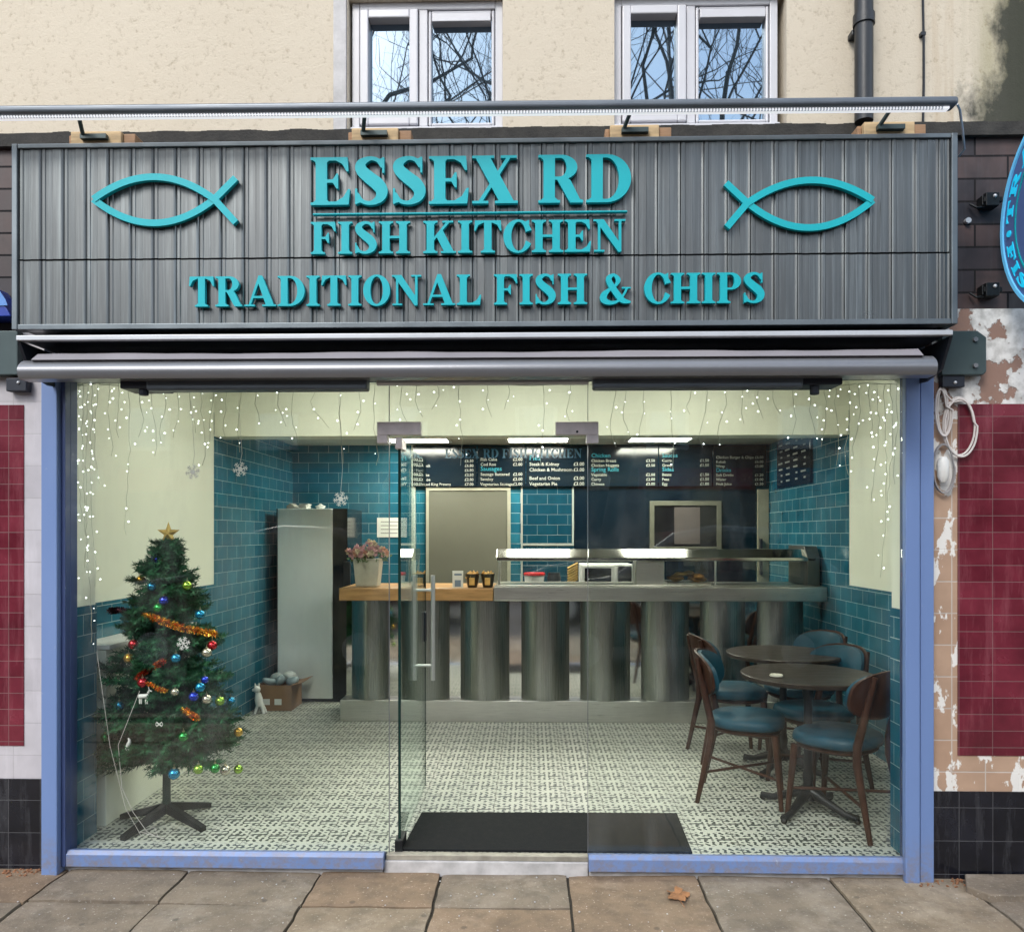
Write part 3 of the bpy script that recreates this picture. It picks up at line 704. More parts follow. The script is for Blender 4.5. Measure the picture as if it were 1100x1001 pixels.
def fish(pts, name='fish_emblem'):
    "two arcs crossing at the tail, px coordinates: nose, belly mid heights, crossing, tail tips"
    nose, top, bot, cross, t1, t2 = pts
    wpx = 3.6
    def arc(a, m, c, t):
        o_ = []
        # quadratic through mid height then straight on to the tail tip
        for k in range(25):
            q = k / 24; x = a[0] + (c[0] - a[0]) * q
            y = a[1] + (c[1] - a[1]) * q + (m - (a[1] + c[1]) / 2) * 4 * q * (1 - q)
            o_.append((x, y))
        return o_ + [(c[0] + (t[0] - c[0]) * q / 6, c[1] + (t[1] - c[1]) * q / 6) for q in range(1, 7)]
    mb = MB()
    for jj, (m_, t) in enumerate(((top, t2), (bot, t1))):
        P = arc(nose, m_, cross, t); n = len(P); off = []
        for i, p in enumerate(P):
            a = P[max(0, i - 1)]; b = P[min(n - 1, i + 1)]; dx, dy = b[0] - a[0], b[1] - a[1]; L = math.hypot(dx, dy); wv = wpx
            off.append(((p[0] - dy / L * wv, p[1] + dx / L * wv), (p[0] + dy / L * wv, p[1] - dx / L * wv)))
        yf = YL + .003 * jj
        vs = []
        for a, b in off:
            A, Bq = at(a[0], a[1], yf), at(b[0], b[1], yf)
            vs += [A, Bq, Vector((Bq.x, YS, Bq.z)), Vector((A.x, YS, A.z))]
        fs = []
        for i in range(n - 1):
            for k in range(4): fs.append((i * 4 + k, i * 4 + (k + 1) % 4, i * 4 + 4 + (k + 1) % 4, i * 4 + 4 + k))
        fs += [(0, 1, 2, 3), tuple((n - 1) * 4 + k for k in range(4))[::-1]]
        mb.add(vs, fs)
    mb.build(name, M['teal_paint'], sg, smooth=35)
fish(((100, 214), 190, 239.5, (230, 214), (253, 191), (253, 239)))
fish(((938, 215), 193.5, 244.5, (803, 218), (780, 196.5), (781, 244)))

# light bar over the sign
YB = -.42
lb = thing('sign_light_bar', 'long grey trough light with white LED strip above the fascia sign', 'sign light', (0, YB, Z(124, YB)))
pL, pR = at(-60, 123, YB), at(1028, 112.5, YB)
def tilt_bar(z_off0, z_off1, y0, y1, xa=pL.x, xb=pR.x):
    mb = MB(); vs = []
    for x in (xa, xb):
        zz = pL.z + (pR.z - pL.z) * (x - pL.x) / (pR.x - pL.x)
        vs += [(x, y0, zz + z_off0), (x, y1, zz + z_off0), (x, y1, zz + z_off1), (x, y0, zz + z_off1)]
    mb.add(vs, [(0, 1, 2, 3), (7, 6, 5, 4), (0, 4, 5, 1), (1, 5, 6, 2), (2, 6, 7, 3), (3, 7, 4, 0)]); return mb
tilt_bar(-.006, .028, YB - .02, YB + .05).build('housing', simple('blue_grey_trough', (.12, .14, .165), .35, .3, .1, 6), lb, bevel=.013, seg=4)
tilt_bar(-.015, -.0065, YB + .0, YB + .03, xb=pR.x - .03).build('led_diffuser', M['led_strip'], lb)
mb = MB(); n = 330
for i in range(n):
    x = pL.x + (pR.x - .05 - pL.x) * i / n; zz = pL.z + (pR.z - pL.z) * (x - pL.x) / (pR.x - pL.x)
    mb.box(x, x + .006, YB - .002, YB + .004, zz - .019, zz - .006)
mb.build('louvre_teeth', M['alu_light'], lb)
for i, (a, b) in enumerate(((76, 146), (376, 442), (652, 721), (923, 994))):
    blk = thing('timber_block', ['timber mounting block at the left end of the sign top', 'timber mounting block on the sign top above the first S of ESSEX', 'timber mounting block on the sign top above the letters RD', 'timber mounting block on the sign top in front of the drainpipe'][i], 'wood block', (X((a + b) / 2, -.2), -.2, sz1), group='timber blocks on top of the sign')
    h = .062; xa, xb = X(a, -.24), X(b, -.24)
    B(xa + .012, xb - .055, -.262, -.13, sz1 + .002, sz1 + h).build('block', M['timber'], blk, bevel=.004)
    B(xb - .054, xb, -.246, -.13, sz1 + .002, sz1 + h * .92).build('end_piece', M['timber2'], blk, bevel=.004)
    B(xa - .008, xa + .011, -.24, -.13, sz1 + .002, sz1 + h * .9).build('end_piece', M['timber2'], blk, bevel=.004)
    xm = (xa + xb) / 2 - .02
    mb = MB().box(xm - .06, xm + .055, -.285, -.263, sz1 + .020, sz1 + .040)
    mb.tube([(xm - .05, -.275, sz1 + .036), (xm - .03 if i else xm - .03, -.34, sz1 + .075), (xm + .01, YB + .02, pL.z + (pR.z - pL.z) * (xm - pL.x) / (pR.x - pL.x) - .003)], .009, 8)
    mb.build('support_arm', M['green_metal'], lb, smooth=40)
# end cap wire hook at the right end
mb = MB().tube([at(1028, 112, YB + .02), at(1031, 118, -.36), at(1034, 140, -.30), at(1036, 160, -.24), at(1030, 168, -.2)], .005, 8)
mb.build('end_wire', M['alu_light'], lb, smooth=40)

# ------------------------------------------------------------ awning
aw = thing('folded_awning', 'grey retracted awning with its front bar closed under the sign', 'awning', (0, -.2, Z(400, -.2)))
YA = -.36
a0, a1 = X(17, YA), X(1024, YA)
B(a0, a1, YA, YA + .03, Z(362.5, YA), Z(357, YA)).build('hood', M['alu_light'], aw, bevel=.003); B(a0 + .01, a1 - .01, YA + .031, -.03, Z(361, YA), Z(357.5, YA)).build('hood_underside', M['black_metal'], aw)
B(a0 + .05, a1 - .05, -.12, -.035, Z(402, -.12), Z(363, -.12)).build('back_box', M['black_metal'], aw)
for x in (a0, a1 - .008):
    MB().prism([(YA + .01, Z(363, YA)), (-.05, Z(363, YA)), (-.05, Z(412, -.1)), (-.14, Z(412, -.14)), (YA + .09, Z(395, YA))], x, x + .012, 'x').build('end_plate', M['black_metal'], aw)
YF = -.40
f0, f1 = X(20, YF), X(1006, YF)
# fabric sloping down from the roller to the front bar
zf1 = Z(384, YF); zf0 = Z(371.5, YF)
mb = MB(); n = 40; vs = []
for i in range(n + 1):
    x = f0 + .05 + (f1 - f0 - .1) * i / n; sag = .0022 * math.sin(i * .5) + .001 * math.sin(i * 1.9)
    vs += [(x, YF + .004, zf1 + .002), (x, YF + .050, zf0 - .012 + sag), (x, -.2, zf0 + .016 + sag), (x, -.2, zf0 + .008 + sag), (x, YF + .055, zf0 - .020), (x, YF + .02, zf1 - .002)]
fs = [(i * 6 + k, i * 6 + (k + 1) % 6, i * 6 + 6 + (k + 1) % 6, i * 6 + 6 + k) for i in range(n) for k in range(6)] + [(0, 1, 2, 3, 4, 5), tuple(n * 6 + k for k in range(6))]
mb.add(vs, fs); mb.build('fabric', M['fabric'], aw, smooth=50)
zq = Z(404.5, YF); hq = zf1 + .006 - zq
MB().prism([(YF + .05 - .062 * math.sin(math.pi * (.04 + .70 * k / 14)) ** .8, zf1 + .006 - hq * (k / 14) ** 1.15) for k in range(15)] + [(YF + .075, zq), (YF + .075, zf1)], f0, f1, 'x').build('front_bar', M['alu'], aw, smooth=50)
# folded arms under the awning
zu = Z(404, -.2)
for a, b in ((135, 402), (634, 900)):
    mb = MB().box(X(a + (40 if a < 400 else 0), -.18), X(b - (0 if a < 400 else 50), -.18), -.34, -.27, Z(417.5, -.34), Z(404, -.34)); mb.build('folding_arm', M['arm'], aw, bevel=.010, seg=3)
mb = MB()
for a, b, yy in ((133, 176, 420), (848, 902, 419)):
    mb = MB(); mb.box(X(a, -.3), X(b, -.3), -.335, -.2, Z(yy - 3, -.3), Z(404, -.3)); c = at((a + b) / 2, yy, -.3); mb.tube([(c.x, c.y, c.z - .02), (c.x, c.y, c.z + .04)], .02, 10)
    mb.build('arm_joint', M['black_metal'], aw, bevel=.005)
MB().tube([(X(405, -.1), -.1, Z(410, -.1)), (X(632, -.1), -.1, Z(410, -.1))], .016, 12).build('roller_tube', M['alu_light'], aw, smooth=40)
def bracket(px0, px1, label, side):
    t = thing('awning_bracket', label, 'bracket', (X((px0 + px1) / 2, -.08), -.05, Z(405, -.08)), group='awning wall brackets')
    ya = -.085; a = at(px0, 403, ya); b = at(px1, 355, ya)
    pts = [(a.x, a.z), (b.x - .015, a.z), (b.x, a.z + .015), (b.x, b.z - .03), (b.x - .04, b.z), (a.x, b.z)] if side > 0 else [(a.x, a.z), (b.x, a.z), (b.x, b.z), (a.x, b.z)]
    MB().prism(pts, ya, -.04, 'y').build('plate', M['green_metal'], t, bevel=.005)
    for pz in (365, 393):
        px_ = px1 - 13 if side > 0 else px0 + 9
        c = at(px_, pz, ya); MB().tube([(c.x, ya - .012, c.z), (c.x, ya, c.z)], .011, 6).build('bolt', M['alu'], t)
    c0, c1 = (px0, px0 + 24) if side > 0 else (px1 - 12, px1 + 10)
    B(X(c0, -.07), X(c1, -.07), -.075, -.036, Z(418, -.07), Z(403.5, -.07)).build('lower_foot', M['black_metal'], t, bevel=.004)
    c = at((c0 + c1) / 2 + 2, 411, -.075); MB().ball((c.x, -.076, c.z), .008, 8).build('screw', M['alu_light'], t, smooth=60)
bracket(1012, 1060, 'green grey awning bracket plate with two bolts on the peeling wall at the right end', 1)
bracket(-30, 19, 'green grey awning bracket plate at the left end above white tiles', -1)

# ------------------------------------------------------------ shop front frame and glass
sf = thing('shopfront', 'blue framed full height glass shopfront around the open doorway', 'shopfront', (0, -.02, PZ))
zt = zS + .02
def post(pxs, yy, mat, py1=945): return B(X(pxs[0], yy), X(pxs[1], yy), yy, .028, Z(py1, yy), zt).build('post', mat, sf, bevel=.004)
post((44, 61), -.10, M['blue'], 946)
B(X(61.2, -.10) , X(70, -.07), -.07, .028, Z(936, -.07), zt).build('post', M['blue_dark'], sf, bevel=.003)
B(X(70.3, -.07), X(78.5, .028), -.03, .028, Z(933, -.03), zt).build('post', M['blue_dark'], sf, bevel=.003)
B(X(973, -.09), X(988.5, -.09), -.09, -.055, PZ - .012, zt).build('post', M['blue'], sf, bevel=.004); B(X(989, -.08), X(1003.5, -.08), -.08, -.031, PZ - .006, zt).build('post', M['blue'], sf, bevel=.004)
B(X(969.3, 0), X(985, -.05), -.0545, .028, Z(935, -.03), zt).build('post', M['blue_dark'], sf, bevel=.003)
for a, b in ((70, 412), (632.5, 973)):
    mb = MB().prism([(-.065, Z(935, -.06)), (-.065, Z(922, -.06)), (-.050, Z(917, -.05)), (-.02, Z(915.5, -.02)), (.012, Z(916.5, .0)), (.012, Z(935, -.06))], X(a, -.06), X(b, -.06), 'x')
    mb.build('bottom_rail', M['blue'], sf, bevel=.002)
B(X(77, 0), X(968, 0), -.012, .05, zS - .010, zS + .01).build('top_channel', M['alu'], sf)
GY0 = .0
zgb = Z(916.5, 0); zgt = zS - .004
B(X(78.5, .028) + .001, X(417.5, 0), GY0, GY0 + .010, zgb, zgt).build('left_pane', M['glass'], sf)
B(X(632, 0), X(969.3, 0) - .001, GY0, GY0 + .010, zgb, zgt).build('right_pane', M['glass'], sf)
ztr = Z(469, 0)
B(X(418.5, 0), X(631, 0), GY0, GY0 + .010, ztr, zgt).build('transom_pane', M['glass'], sf)
for xx, z0_ in ((X(418, 0), zgb), (X(631.5, 0), zgb)):
    B(xx - .0012, xx + .0012, GY0 - .002, GY0 + .012, z0_, zgt).build('glass_joint', M['alu'], sf)
# L shaped patch fittings
def patch(L_, R_, leg0, leg1):
    y0, y1 = -.016, .028
    a = at(L_, 467, y0); b = at(R_, 453, y0)
    mb = MB().box(a.x, b.x, y0, y1, a.z, b.z)
    c = at(leg0, 476, y0); d = at(leg1, 467, y0); mb.box(c.x, d.x, y0, y1, c.z, a.z + .0005)
    return mb
patch(405, 452, 405, 416).build('patch_fitting', M['patch'], sf, bevel=.002)
patch(597, 643, 630, 643).build('patch_fitting', M['patch'], sf, bevel=.002)
c = at(620, 466, -.018); MB().tube([(c.x, -.020, c.z + .01), (c.x, -.015, c.z + .01)], .006, 10).build('patch_screw', M['black_metal'], sf)
# open glass door leaf, hinged on the left, swung into the room
hx = X(428, .0)
dr = thing('glass_door', 'frameless glass door swung open into the shop with a long steel pull handle', 'door', (hx, .02, 0))
dx1 = hx + .012; yD0, yD1 = .03, .93
leaf = B(hx - .005, hx + .005, yD0 + .003, yD1 - .003, .02, ztr - .02).build('door_leaf', M['glass_dark'], dr)
for ya, yb__ in ((yD0, yD0 + .003), (yD1 - .003, yD1)): B(hx - .0066, hx + .0066, ya, yb__, .02, ztr - .02).build('leaf_edge', M['glass_edge'], dr)
B(hx - .018, hx + .018, .005, .13, 0.0, .055).build('floor_hinge', M['iron'], dr, bevel=.003)
B(hx - .016, hx + .016, .0, .13, ztr - .055, ztr - .002).build('top_hinge', M['patch'], dr, bevel=.003)
yh = .86
for s in (-1, 1):
    MB().tube([(hx + s * .056, yh, Z(731, yh)), (hx + s * .056, yh, Z(618, yh))], .0125, 14).build('handle_bar', M['chrome'], dr, smooth=50)
for zz in (Z(634, yh), Z(715, yh)):
    MB().tube([(hx - .056, yh, zz), (hx + .056, yh, zz)], .008, 10).build('handle_mount', M['chrome'], dr, smooth=50)
B(hx - .011, hx + .011, yh + .02, yh + .07, Z(690, yh), Z(658, yh)).build('door_lock', M['black_metal'], dr, bevel=.003)

# ------------------------------------------------------------ room
RX0, RX1, YB_ = -2.36, 2.33, 4.10
ZD = 1.12; YK = 2.15
tag(B(RX0 - .2, RX1 + .2, .0125, YB_ + .2, -.08, 0).build('floor', M['floor']), kind='structure')
mb = B(RX0 - .2, RX0, .225, YK, ZD, 2.8); tag(mb.build('wall_left_upper', M['cream']), kind='structure')
tag(B(RX0 - .2, RX0 + .006, .225, YK, 0, ZD).build('wall_left_dado', M['tile_y']), kind='structure')
tag(B(RX0 - .2, RX0 + .004, YK, YB_, 0, 2.4).build('wall_left_rear', M['tile_y']), kind='structure')
tag(B(RX1, RX1 + .2, .145, YK, ZD, 2.8).build('wall_right_upper', M['cream']), kind='structure')
tag(B(RX1 - .006, RX1 + .2, .145, YK, 0, ZD).build('wall_right_dado', M['tile_y']), kind='structure')
tag(B(RX1 - .004, RX1 + .2, YK, YB_, 0, 2.4).build('wall_right_rear', M['tile_y']), kind='structure')
tag(B(RX0 - .2, RX1 + .2, YB_, YB_ + .2, 0, 2.4).build('wall_back', M['tile_x']), kind='structure')
tag(B(RX0 - .2, RX1 + .2, .13, YK, 2.8, 2.9).build('ceiling_front', M['ceiling']), kind='structure')
tag(B(RX0 - .2, RX1 + .2, YK + .2, YB_ + .2, 2.37, 2.45).build('ceiling_rear', M['ceiling']), kind='structure')
tag(B(RX0 - .2, RX1 + .2, YK, YK + .2, 2.22, 2.9).build('bulkhead', M['cream']), kind='structure')
# piers behind the frame: tiled to dado height, cream above
pl = X(79, .03); pr_ = X(969.5, .03)
for nm, a, b, ye in (('wall_pier_left', RX0 - .2, pl, .22), ('wall_pier_right', pr_, RX1 + .2, .14)):
    tag(B(a, b, .034, ye, ZD + .021, 2.85).build(nm, M['cream']), kind='structure')
    tag(B(a - (0 if 'left' in nm else .008), b + (.008 if 'left' in nm else 0), .030, ye - .002, 0, ZD + .02).build(nm + '_dado', M['tile_y']), kind='structure')
tag(B(RX0 - .2, RX1 + .2, .125, .13, zS + .012, 2.86).build('wall_front_inner', M['cream']), kind='structure')
# white boxed-in cupboard on the left
cb = thing('boxed_cupboard', 'low white boxed-in cupboard along the left wall behind the christmas tree', 'cupboard', (-2.27, .8, 0))
B(RX0 + .008, -2.17, .3, 1.35, 0, .90).build('carcass', M['cream'], cb, bevel=.004)
B(RX0 + .008, -2.15, .295, 1.36, .901, .925).build('top', M['white'], cb, bevel=.003)
# ceiling light panels
LG = 'lit square ceiling panels'
M['rear_light'] = emit('lit_rear_panel', (1.0, 1.0, .86), 15.0)
def panel(x, y, z, label):
    t = thing('ceiling_light', label, 'ceiling light', (x, y, z), group=LG)
    B(x - .27, x + .27, y - .27, y + .27, z - .008, z - .003).build('diffuser', M['rear_light'] if y > 2 else M['panel_light'], t)
    mb = MB().box(x - .3, x + .3, y - .3, y - .272, z - .012, z - .0005).box(x - .3, x + .3, y + .272, y + .3, z - .012, z - .0005).box(x - .3, x - .272, y - .271, y + .271, z - .012, z - .0005).box(x + .272, x + .3, y - .271, y + .271, z - .012, z - .0005)
    mb.build('frame', M['white'], t)
for i, (px, lab) in enumerate(((447, 'lit ceiling panel at the left, above the first menu board'), (578, 'lit ceiling panel above the menu boards in the doorway opening'), (711, 'lit ceiling panel at the right, above the menu boards behind the right pane'))):
    panel(X(px, 3.5), 3.5, 2.37, lab)
panel(-1.3, 1.22, 2.8, 'lit ceiling panel in the front of the room on the left side'); panel(1.2, 1.22, 2.8, 'lit ceiling panel in the front of the room on the right side')
panel(0.0, 1.22, 2.8, 'lit ceiling panel in the front of the room in the middle')

# back wall fittings
yb = YB_
def slab(name, px0, px1, py0, py1, dep, mat, label, cat, **kw):
    mb = pbox(px0, px1, py0, py1, yb - dep, yb - .001); c = at((px0 + px1) / 2, py1, yb)
    return solo(name, mb, mat, label, cat, (c.x, yb - dep, c.z), **kw)
pd = thing('plain_door', 'plain greenish grey door in the tiled back wall behind the counter', 'door', (X(503, yb), yb, 0))
B(X(461, yb), X(545, yb), yb - .02, yb - .002, .01, Z(527, yb)).build('door_leaf', simple('grey_green_door', (.105, .105, .078), .6, 0, .08, 2), pd)
mb = MB().box(X(457.5, yb), X(461, yb), yb - .03, yb - .002, 0, Z(524, yb)).box(X(545, yb), X(548.5, yb), yb - .03, yb - .002, 0, Z(524, yb)).box(X(457.5, yb), X(548.5, yb), yb - .031, yb - .002, Z(527, yb), Z(523.5, yb))
mb.build('door_frame', simple('dull_door_frame', (.30, .30, .23), .5), pd)
slab('tile_edge_trim', 442, 446, 478, 775, .035, M['cream'], 'cream vertical corner trim left of the plain door on the back wall', 'trim')
nv = thing('serving_hatch', 'dark tiled serving hatch with white edges between the plain door and the navy wall', 'hatch', (X(588, yb), yb, Z(640, yb)))
pbox(561, 616, 520, 640, yb - .012, yb - .002).build('hatch_tiles', M['tile_dark'], nv)
mb = pbox(559.5, 561.5, 520, 640, yb - .02, yb - .002)
for r_ in ((614.5, 616.5, 520, 586), (561.6, 614.4, 583.5, 586)):
    q = pbox(*r_, yb - .02, yb - .002); mb.add(q.v, q.f)
mb.build('hatch_edge', simple('dull_edge_trim', (.28, .31, .28), .5), nv)
slab('navy_wall_panel', 616.6, 812, 518, 780, .010, M['menu'], 'glossy dark navy wall panel behind the food display', 'wall panel')
iw = thing('internal_window', 'cream framed internal window in the navy wall above the counter', 'window', (X(737, yb), yb - .03, Z(590, yb)))
a = at(698, 592, yb - .03); b = at(775, 538, yb - .03); fw = .045
mb = MB().box(a.x, a.x + fw, yb - .035, yb - .011, a.z, b.z).box(b.x - fw, b.x, yb - .035, yb - .011, a.z, b.z).box(a.x + fw, b.x - fw, yb - .035, yb - .011, a.z, a.z + fw).box(a.x + fw, b.x - fw, yb - .035, yb - .011, b.z - fw, b.z)
mb.build('frame', simple('dull_cream_frame', (.12, .12, .09), .5), iw, bevel=.003)
B(a.x + fw, b.x - fw, yb - .022, yb - .012, a.z + fw, b.z - fw).build('pane', M['black_gloss'], iw)
x_a, x_b = a.x + .24, a.x + .49
B(x_a, x_b, yb - .0225, yb - .0215, a.z + .07, b.z - .06).build('blind', simple('dusty_pink_blind', (.085, .07, .066), .7), iw)
rd = thing('cream_side_door', 'narrow cream door at the right end of the back wall', 'door', (X(824, yb), yb, 0))
B(X(813, yb), RX1 - .01, yb - .03, yb - .002, .01, Z(526, yb)).build('door_leaf', simple('dull_cream_door', (.30, .29, .22), .5), rd, bevel=.003)
B(X(813, yb) + .015, X(813, yb) + .035, yb - .075, yb - .031, 1.1, 1.45).build('pull_handle', M['black_metal'], rd, bevel=.003)
# menu boards
def txt(body, size, x, y, z, mat, parent, align='LEFT', off=None):
    c = bpy.data.curves.new('t', 'FONT'); c.body = body; c.size = size; c.align_x = align; c.extrude = .0008; c.resolution_u = 2; c.offset = .0006; c.space_line = 1.0
    o = bpy.data.objects.new('t', c); COL.objects.link(o)
    dg = bpy.context.evaluated_depsgraph_get(); dg.update(); me = bpy.data.meshes.new_from_object(o.evaluated_get(dg)); bpy.data.objects.remove(o)
    mt = Matrix.Translation((x, y, z)) @ Matrix.Rotation(R(90), 4, 'X'); me.transform(mt)
    return me
def join_text(items, mats, parent, name):
    "items: (body,size,x,z,matindex,align)"
    mb = MB()
    for body, size, x, y, z, mi, al in items:
        me = txt(body, size, x, y, z, None, None, al)
        mb.cur = mi; mb.add([v.co for v in me.vertices], [tuple(p.vertices) for p in me.polygons]); bpy.data.meshes.remove(me)
    return mb.build(name, mats, parent)
zmt, zmb = Z(478.5, yb - .05), Z(522.5, yb - .05)
boards = [
 (443.5, 512, [('', []), ('', ['Cod|£6.50', 'Haddock|£6.80', 'Plaice|£6.80', 'Fishcake|£2.50', 'Cod Roe|£2.80', 'Battered King Prawns|£7.00'])], 'first menu board from the left, directly above the plain door'),
 (512.8, 564.5, [('', ['Fish Cake|£2.00', 'Cod Roe|£2.00']), ('Sausages', ['Sausage Battered|£2.00', 'Saveloy|£2.00', 'Vegetarian Sausage|£2.00'])], 'second menu board from the left, headed Sausages'),
 (565.3, 631, [('Pies', ['Steak & Kidney|£3.00', 'Chicken & Mushroom|£3.00']), ('', ['Beef and Onion|£3.00', 'Vegetarian Pie|£3.00'])], 'menu board of pies above the dark serving hatch'),
 (631.8, 707, [('Chicken', ['Chicken Breast|£3.50', 'Chicken Nuggets|£3.50']), ('Spring Rolls', ['Vegetable|£2.00', 'Curry|£2.00', 'Chinese|£2.00'])], 'menu board of chicken and spring rolls, fourth from the left'),
 (707.8, 765, [('Sauces', ['Curry|£1.50', 'Gravy|£1.50']), ('Sides', ['Beans|£1.50', 'Peas|£1.50', 'Egg|£1.00'])], 'menu board of sauces and sides above the internal window'),
 (765.8, 834, [('', ['Chicken Burger & Chips|£6.00', 'Kebab|£6.00', 'Wrap|£5.00']), ('Drinks', ['Soft Drinks|£1.20', 'Water|£1.00', 'Fruit Juice|£1.50'])], 'last menu board on the back wall, next to the right corner')]
for px0, px1, secs, lab in boards:
    yf = yb - .05; xa, xb = X(px0, yf), X(px1, yf) 
    xb = min(xb, RX1 - .04)
    t = thing('menu_board', lab, 'menu board', ((xa + xb) / 2, yf, zmb), group='menu boards across the back wall')
    B(xa, xb, yf, yb - .012, zmb, zmt).build('board', M['menu'], t, bevel=.002)
    items = []; n = sum(len(s[1]) + (1 if s[0] else .5) for s in secs) + 1.6; lh = (zmt - zmb - .01) / n; z = zmt - 1.6 * lh
    for hd, its in secs:
        if hd: items.append((hd, lh * 1.25, xa + .03, yf - .001, z - lh, 1, 'LEFT')); z -= lh
        else: z -= lh * .5
        for it in its:
            n_, p_ = it.split('|'); z -= lh
            items.append((n_, lh * .86, xa + .03, yf - .001, z, 0, 'LEFT')); items.append((p_, lh * .86, xb - .03, yf - .001, z, 0, 'RIGHT'))
    join_text(items, [M['menu_white'], M['menu_cyan']], t, 'menu_lettering')
mb = MB(); aa = at(478, 492, yb - .052); bb = at(625, 482, yb - .052); lay, tot = text_layout('ESSEX RD FISH KITCHEN', space=.4); sx_ = (bb.x - aa.x) / tot
for c_, x, w_ in lay: glyph_mesh(mb, c_, lambda u, v, t: (aa.x + (x + u) * sx_, yb - .054 + t * .0035, aa.z + v * (bb.z - aa.z)), None)
solo('menu_title', mb, M['menu_title'], 'dark teal shop name lettering across the top of the middle menu boards', 'lettering', (0, yb - .052, aa.z))
# specials board on the right-hand side wall
sb = thing('side_menu_board', 'dark menu board with pale scribbled lines on the right side wall', 'menu board', (RX1 - .03, 3.4, 1.9))
def yr(px): # depth where the right wall is seen at a pixel
    s, c = math.sin(YAW), math.cos(YAW); u = px - W / 2; return (RX1 * (c * F + s * u) / (-s * F + c * u)) - D
ya_, yb2 = yr(874), yr(838)
B(RX1 - .03, RX1 - .006, ya_, yb2, Z(519, ya_), 2.33).build('board', M['menu'], sb, bevel=.002)
mb = MB(); za_ = Z(519, ya_)
for k in range(4):
    y_ = ya_ + .10 + k * (yb2 - ya_ - .2) / 3.3
    for q in range(7): mb.box(RX1 - .032, RX1 - .0301, y_, y_ + rnd.uniform(.04, .13), za_ + .05 + q * .055, za_ + .065 + q * .055)
mb.build('chalk_line', simple('dim_white_paint', (.25, .25, .22), .7), sb)
# paper notice on the tiles (in front of the fridge edge)
pn = thing('paper_notice', 'white paper notice taped to the blue tiles above the flower pot', 'notice', (X(421, 4.0), yb - .02, Z(577, 4.0)))
pbox(405, 437, 556, 577, yb - .008, yb - .0015).build('sheet', M['paper'], pn)
mb = MB()
for k in range(4):
    q = pbox(409, 433 - (k % 2) * 6, 560 + k * 4, 561 + k * 4, yb - .0095, yb - .008); mb.add(q.v, q.f)
mb.build('printed_lines', simple('grey_print', (.30, .30, .28), .7), pn)

# ------------------------------------------------------------ counter
YC = 2.61
ct = thing('serving_counter', 'long serving counter with curved steel panels and an oak top at its left end', 'counter', (.4, YC, 0))
cx0, cx1 = X(366, YC), X(888, YC)
zp = Z(752, YC); zc1 = Z(645, YC)
B(cx0, RX1 - .012, YC - .02, YC + .60, 0, zp).build('plinth', M['steel'], ct, bevel=.004)
B(cx0 + .03, RX1 - .014, YC + .07, YC + .58, zp + .0005, zc1).build('polished_body', M['mirror'], ct)
xw = X(530, YC - .04)
B(cx0, xw, YC - .06, YC + .62, zc1 + .001, Z(632, YC - .06)).build('oak_top', M['oak'], ct, bevel=.006)
mb = B(xw + .003, RX1 - .012, YC - .07, YC + .62, zc1 + .001, Z(630, YC - .07)); mb.build('steel_top', M['steel'], ct, bevel=.008, seg=3)
for a, b in ((376, 417), (430, 482), (494, 547), (560, 612), (624, 678), (690, 742), (754, 803), (816, 866)):
    xa, xb = X(a, YC), X(b, YC); n = 14; pts = []
    for k in range(n + 1):
        q = k / n; pts.append((xa + (xb - xa) * q, YC + .066 - .100 * math.sin(math.pi * q) ** .75))
    pts += [(xb, YC + .068), (xa, YC + .068)]
    MB().prism(pts, zp + .001, zc1 - .0005, 'z').build('curved_panel', M['steel_panel'], ct, smooth=35)
# food display
fd = thing('food_display', 'glass fronted heated food display cabinet with a steel hood on the counter', 'display cabinet', (X(705, YC), YC + .2, Z(630, YC)))
zt_ = Z(630, YC - .07) + .002; yf = YC + .06; ybk = YC + .5
xa, xb = X(535, yf), X(866, yf); xe = RX1 - .03
zh0, zh1 = Z(602.5, yf), Z(590.5, yf)
MB().prism([(yf - .02, zh0), (yf - .02, zh0 + .028), (yf + .10, zh1 + .004), (ybk, zh1 + .004), (ybk, zh0)], X(533, yf), xe - .03, 'x').build('hood', M['hood'], fd, bevel=.006)
zf_ = Z(628, yf)
for q_ in (yf - .02, ybk - .02): B(xa, xe - .05, q_, q_ + .02, zt_, zf_).build('base_rail', M['steel'], fd, bevel=.004)
for px, q_ in ((536, yf - .012), (681, yf - .012), (768, yf - .012), (535, ybk - .01)): MB().tube([(X(px, yf), q_, zf_), (X(px, yf), q_, zh0)], .009, 8).build('post', M['steel'], fd, smooth=40)
B(X(683, yf), X(714, yf), yf + .002, yf + .16, zt_, zh0).build('steel_housing', M['steel'], fd, bevel=.01)
for a, b in ((538, 680), (716, 766), (770, 864)):
    B(X(a, yf), X(b, yf), yf - .004, yf, zf_, zh0).build('glass_front', M['glass'], fd)
mb = MB().prism([(yf - .02, zt_), (yf - .02, zh0 + .03), (yf + .05, zh1 + .03), (ybk, zh1 + .03), (ybk, zt_)], X(866, yf), xe, 'x'); mb.build('end_cabinet', simple('dark_steel', (.16, .16, .14), .35, .9), fd, bevel=.008)
B(X(719, yf), X(764, yf), yf + .02, ybk - .03, zt_ + .001, zt_ + .02).build('food_tray', M['steel'], fd)
mb = MB()
for px, py in ((724, 627), (731, 626), (740, 627), (748, 626), (757, 628), (736, 624)):
    c = at(px, py, yf + .15); mb.ball((c.x, yf + .15 + rnd.uniform(-.05, .05), zt_ + .045), .05, 12, .45)
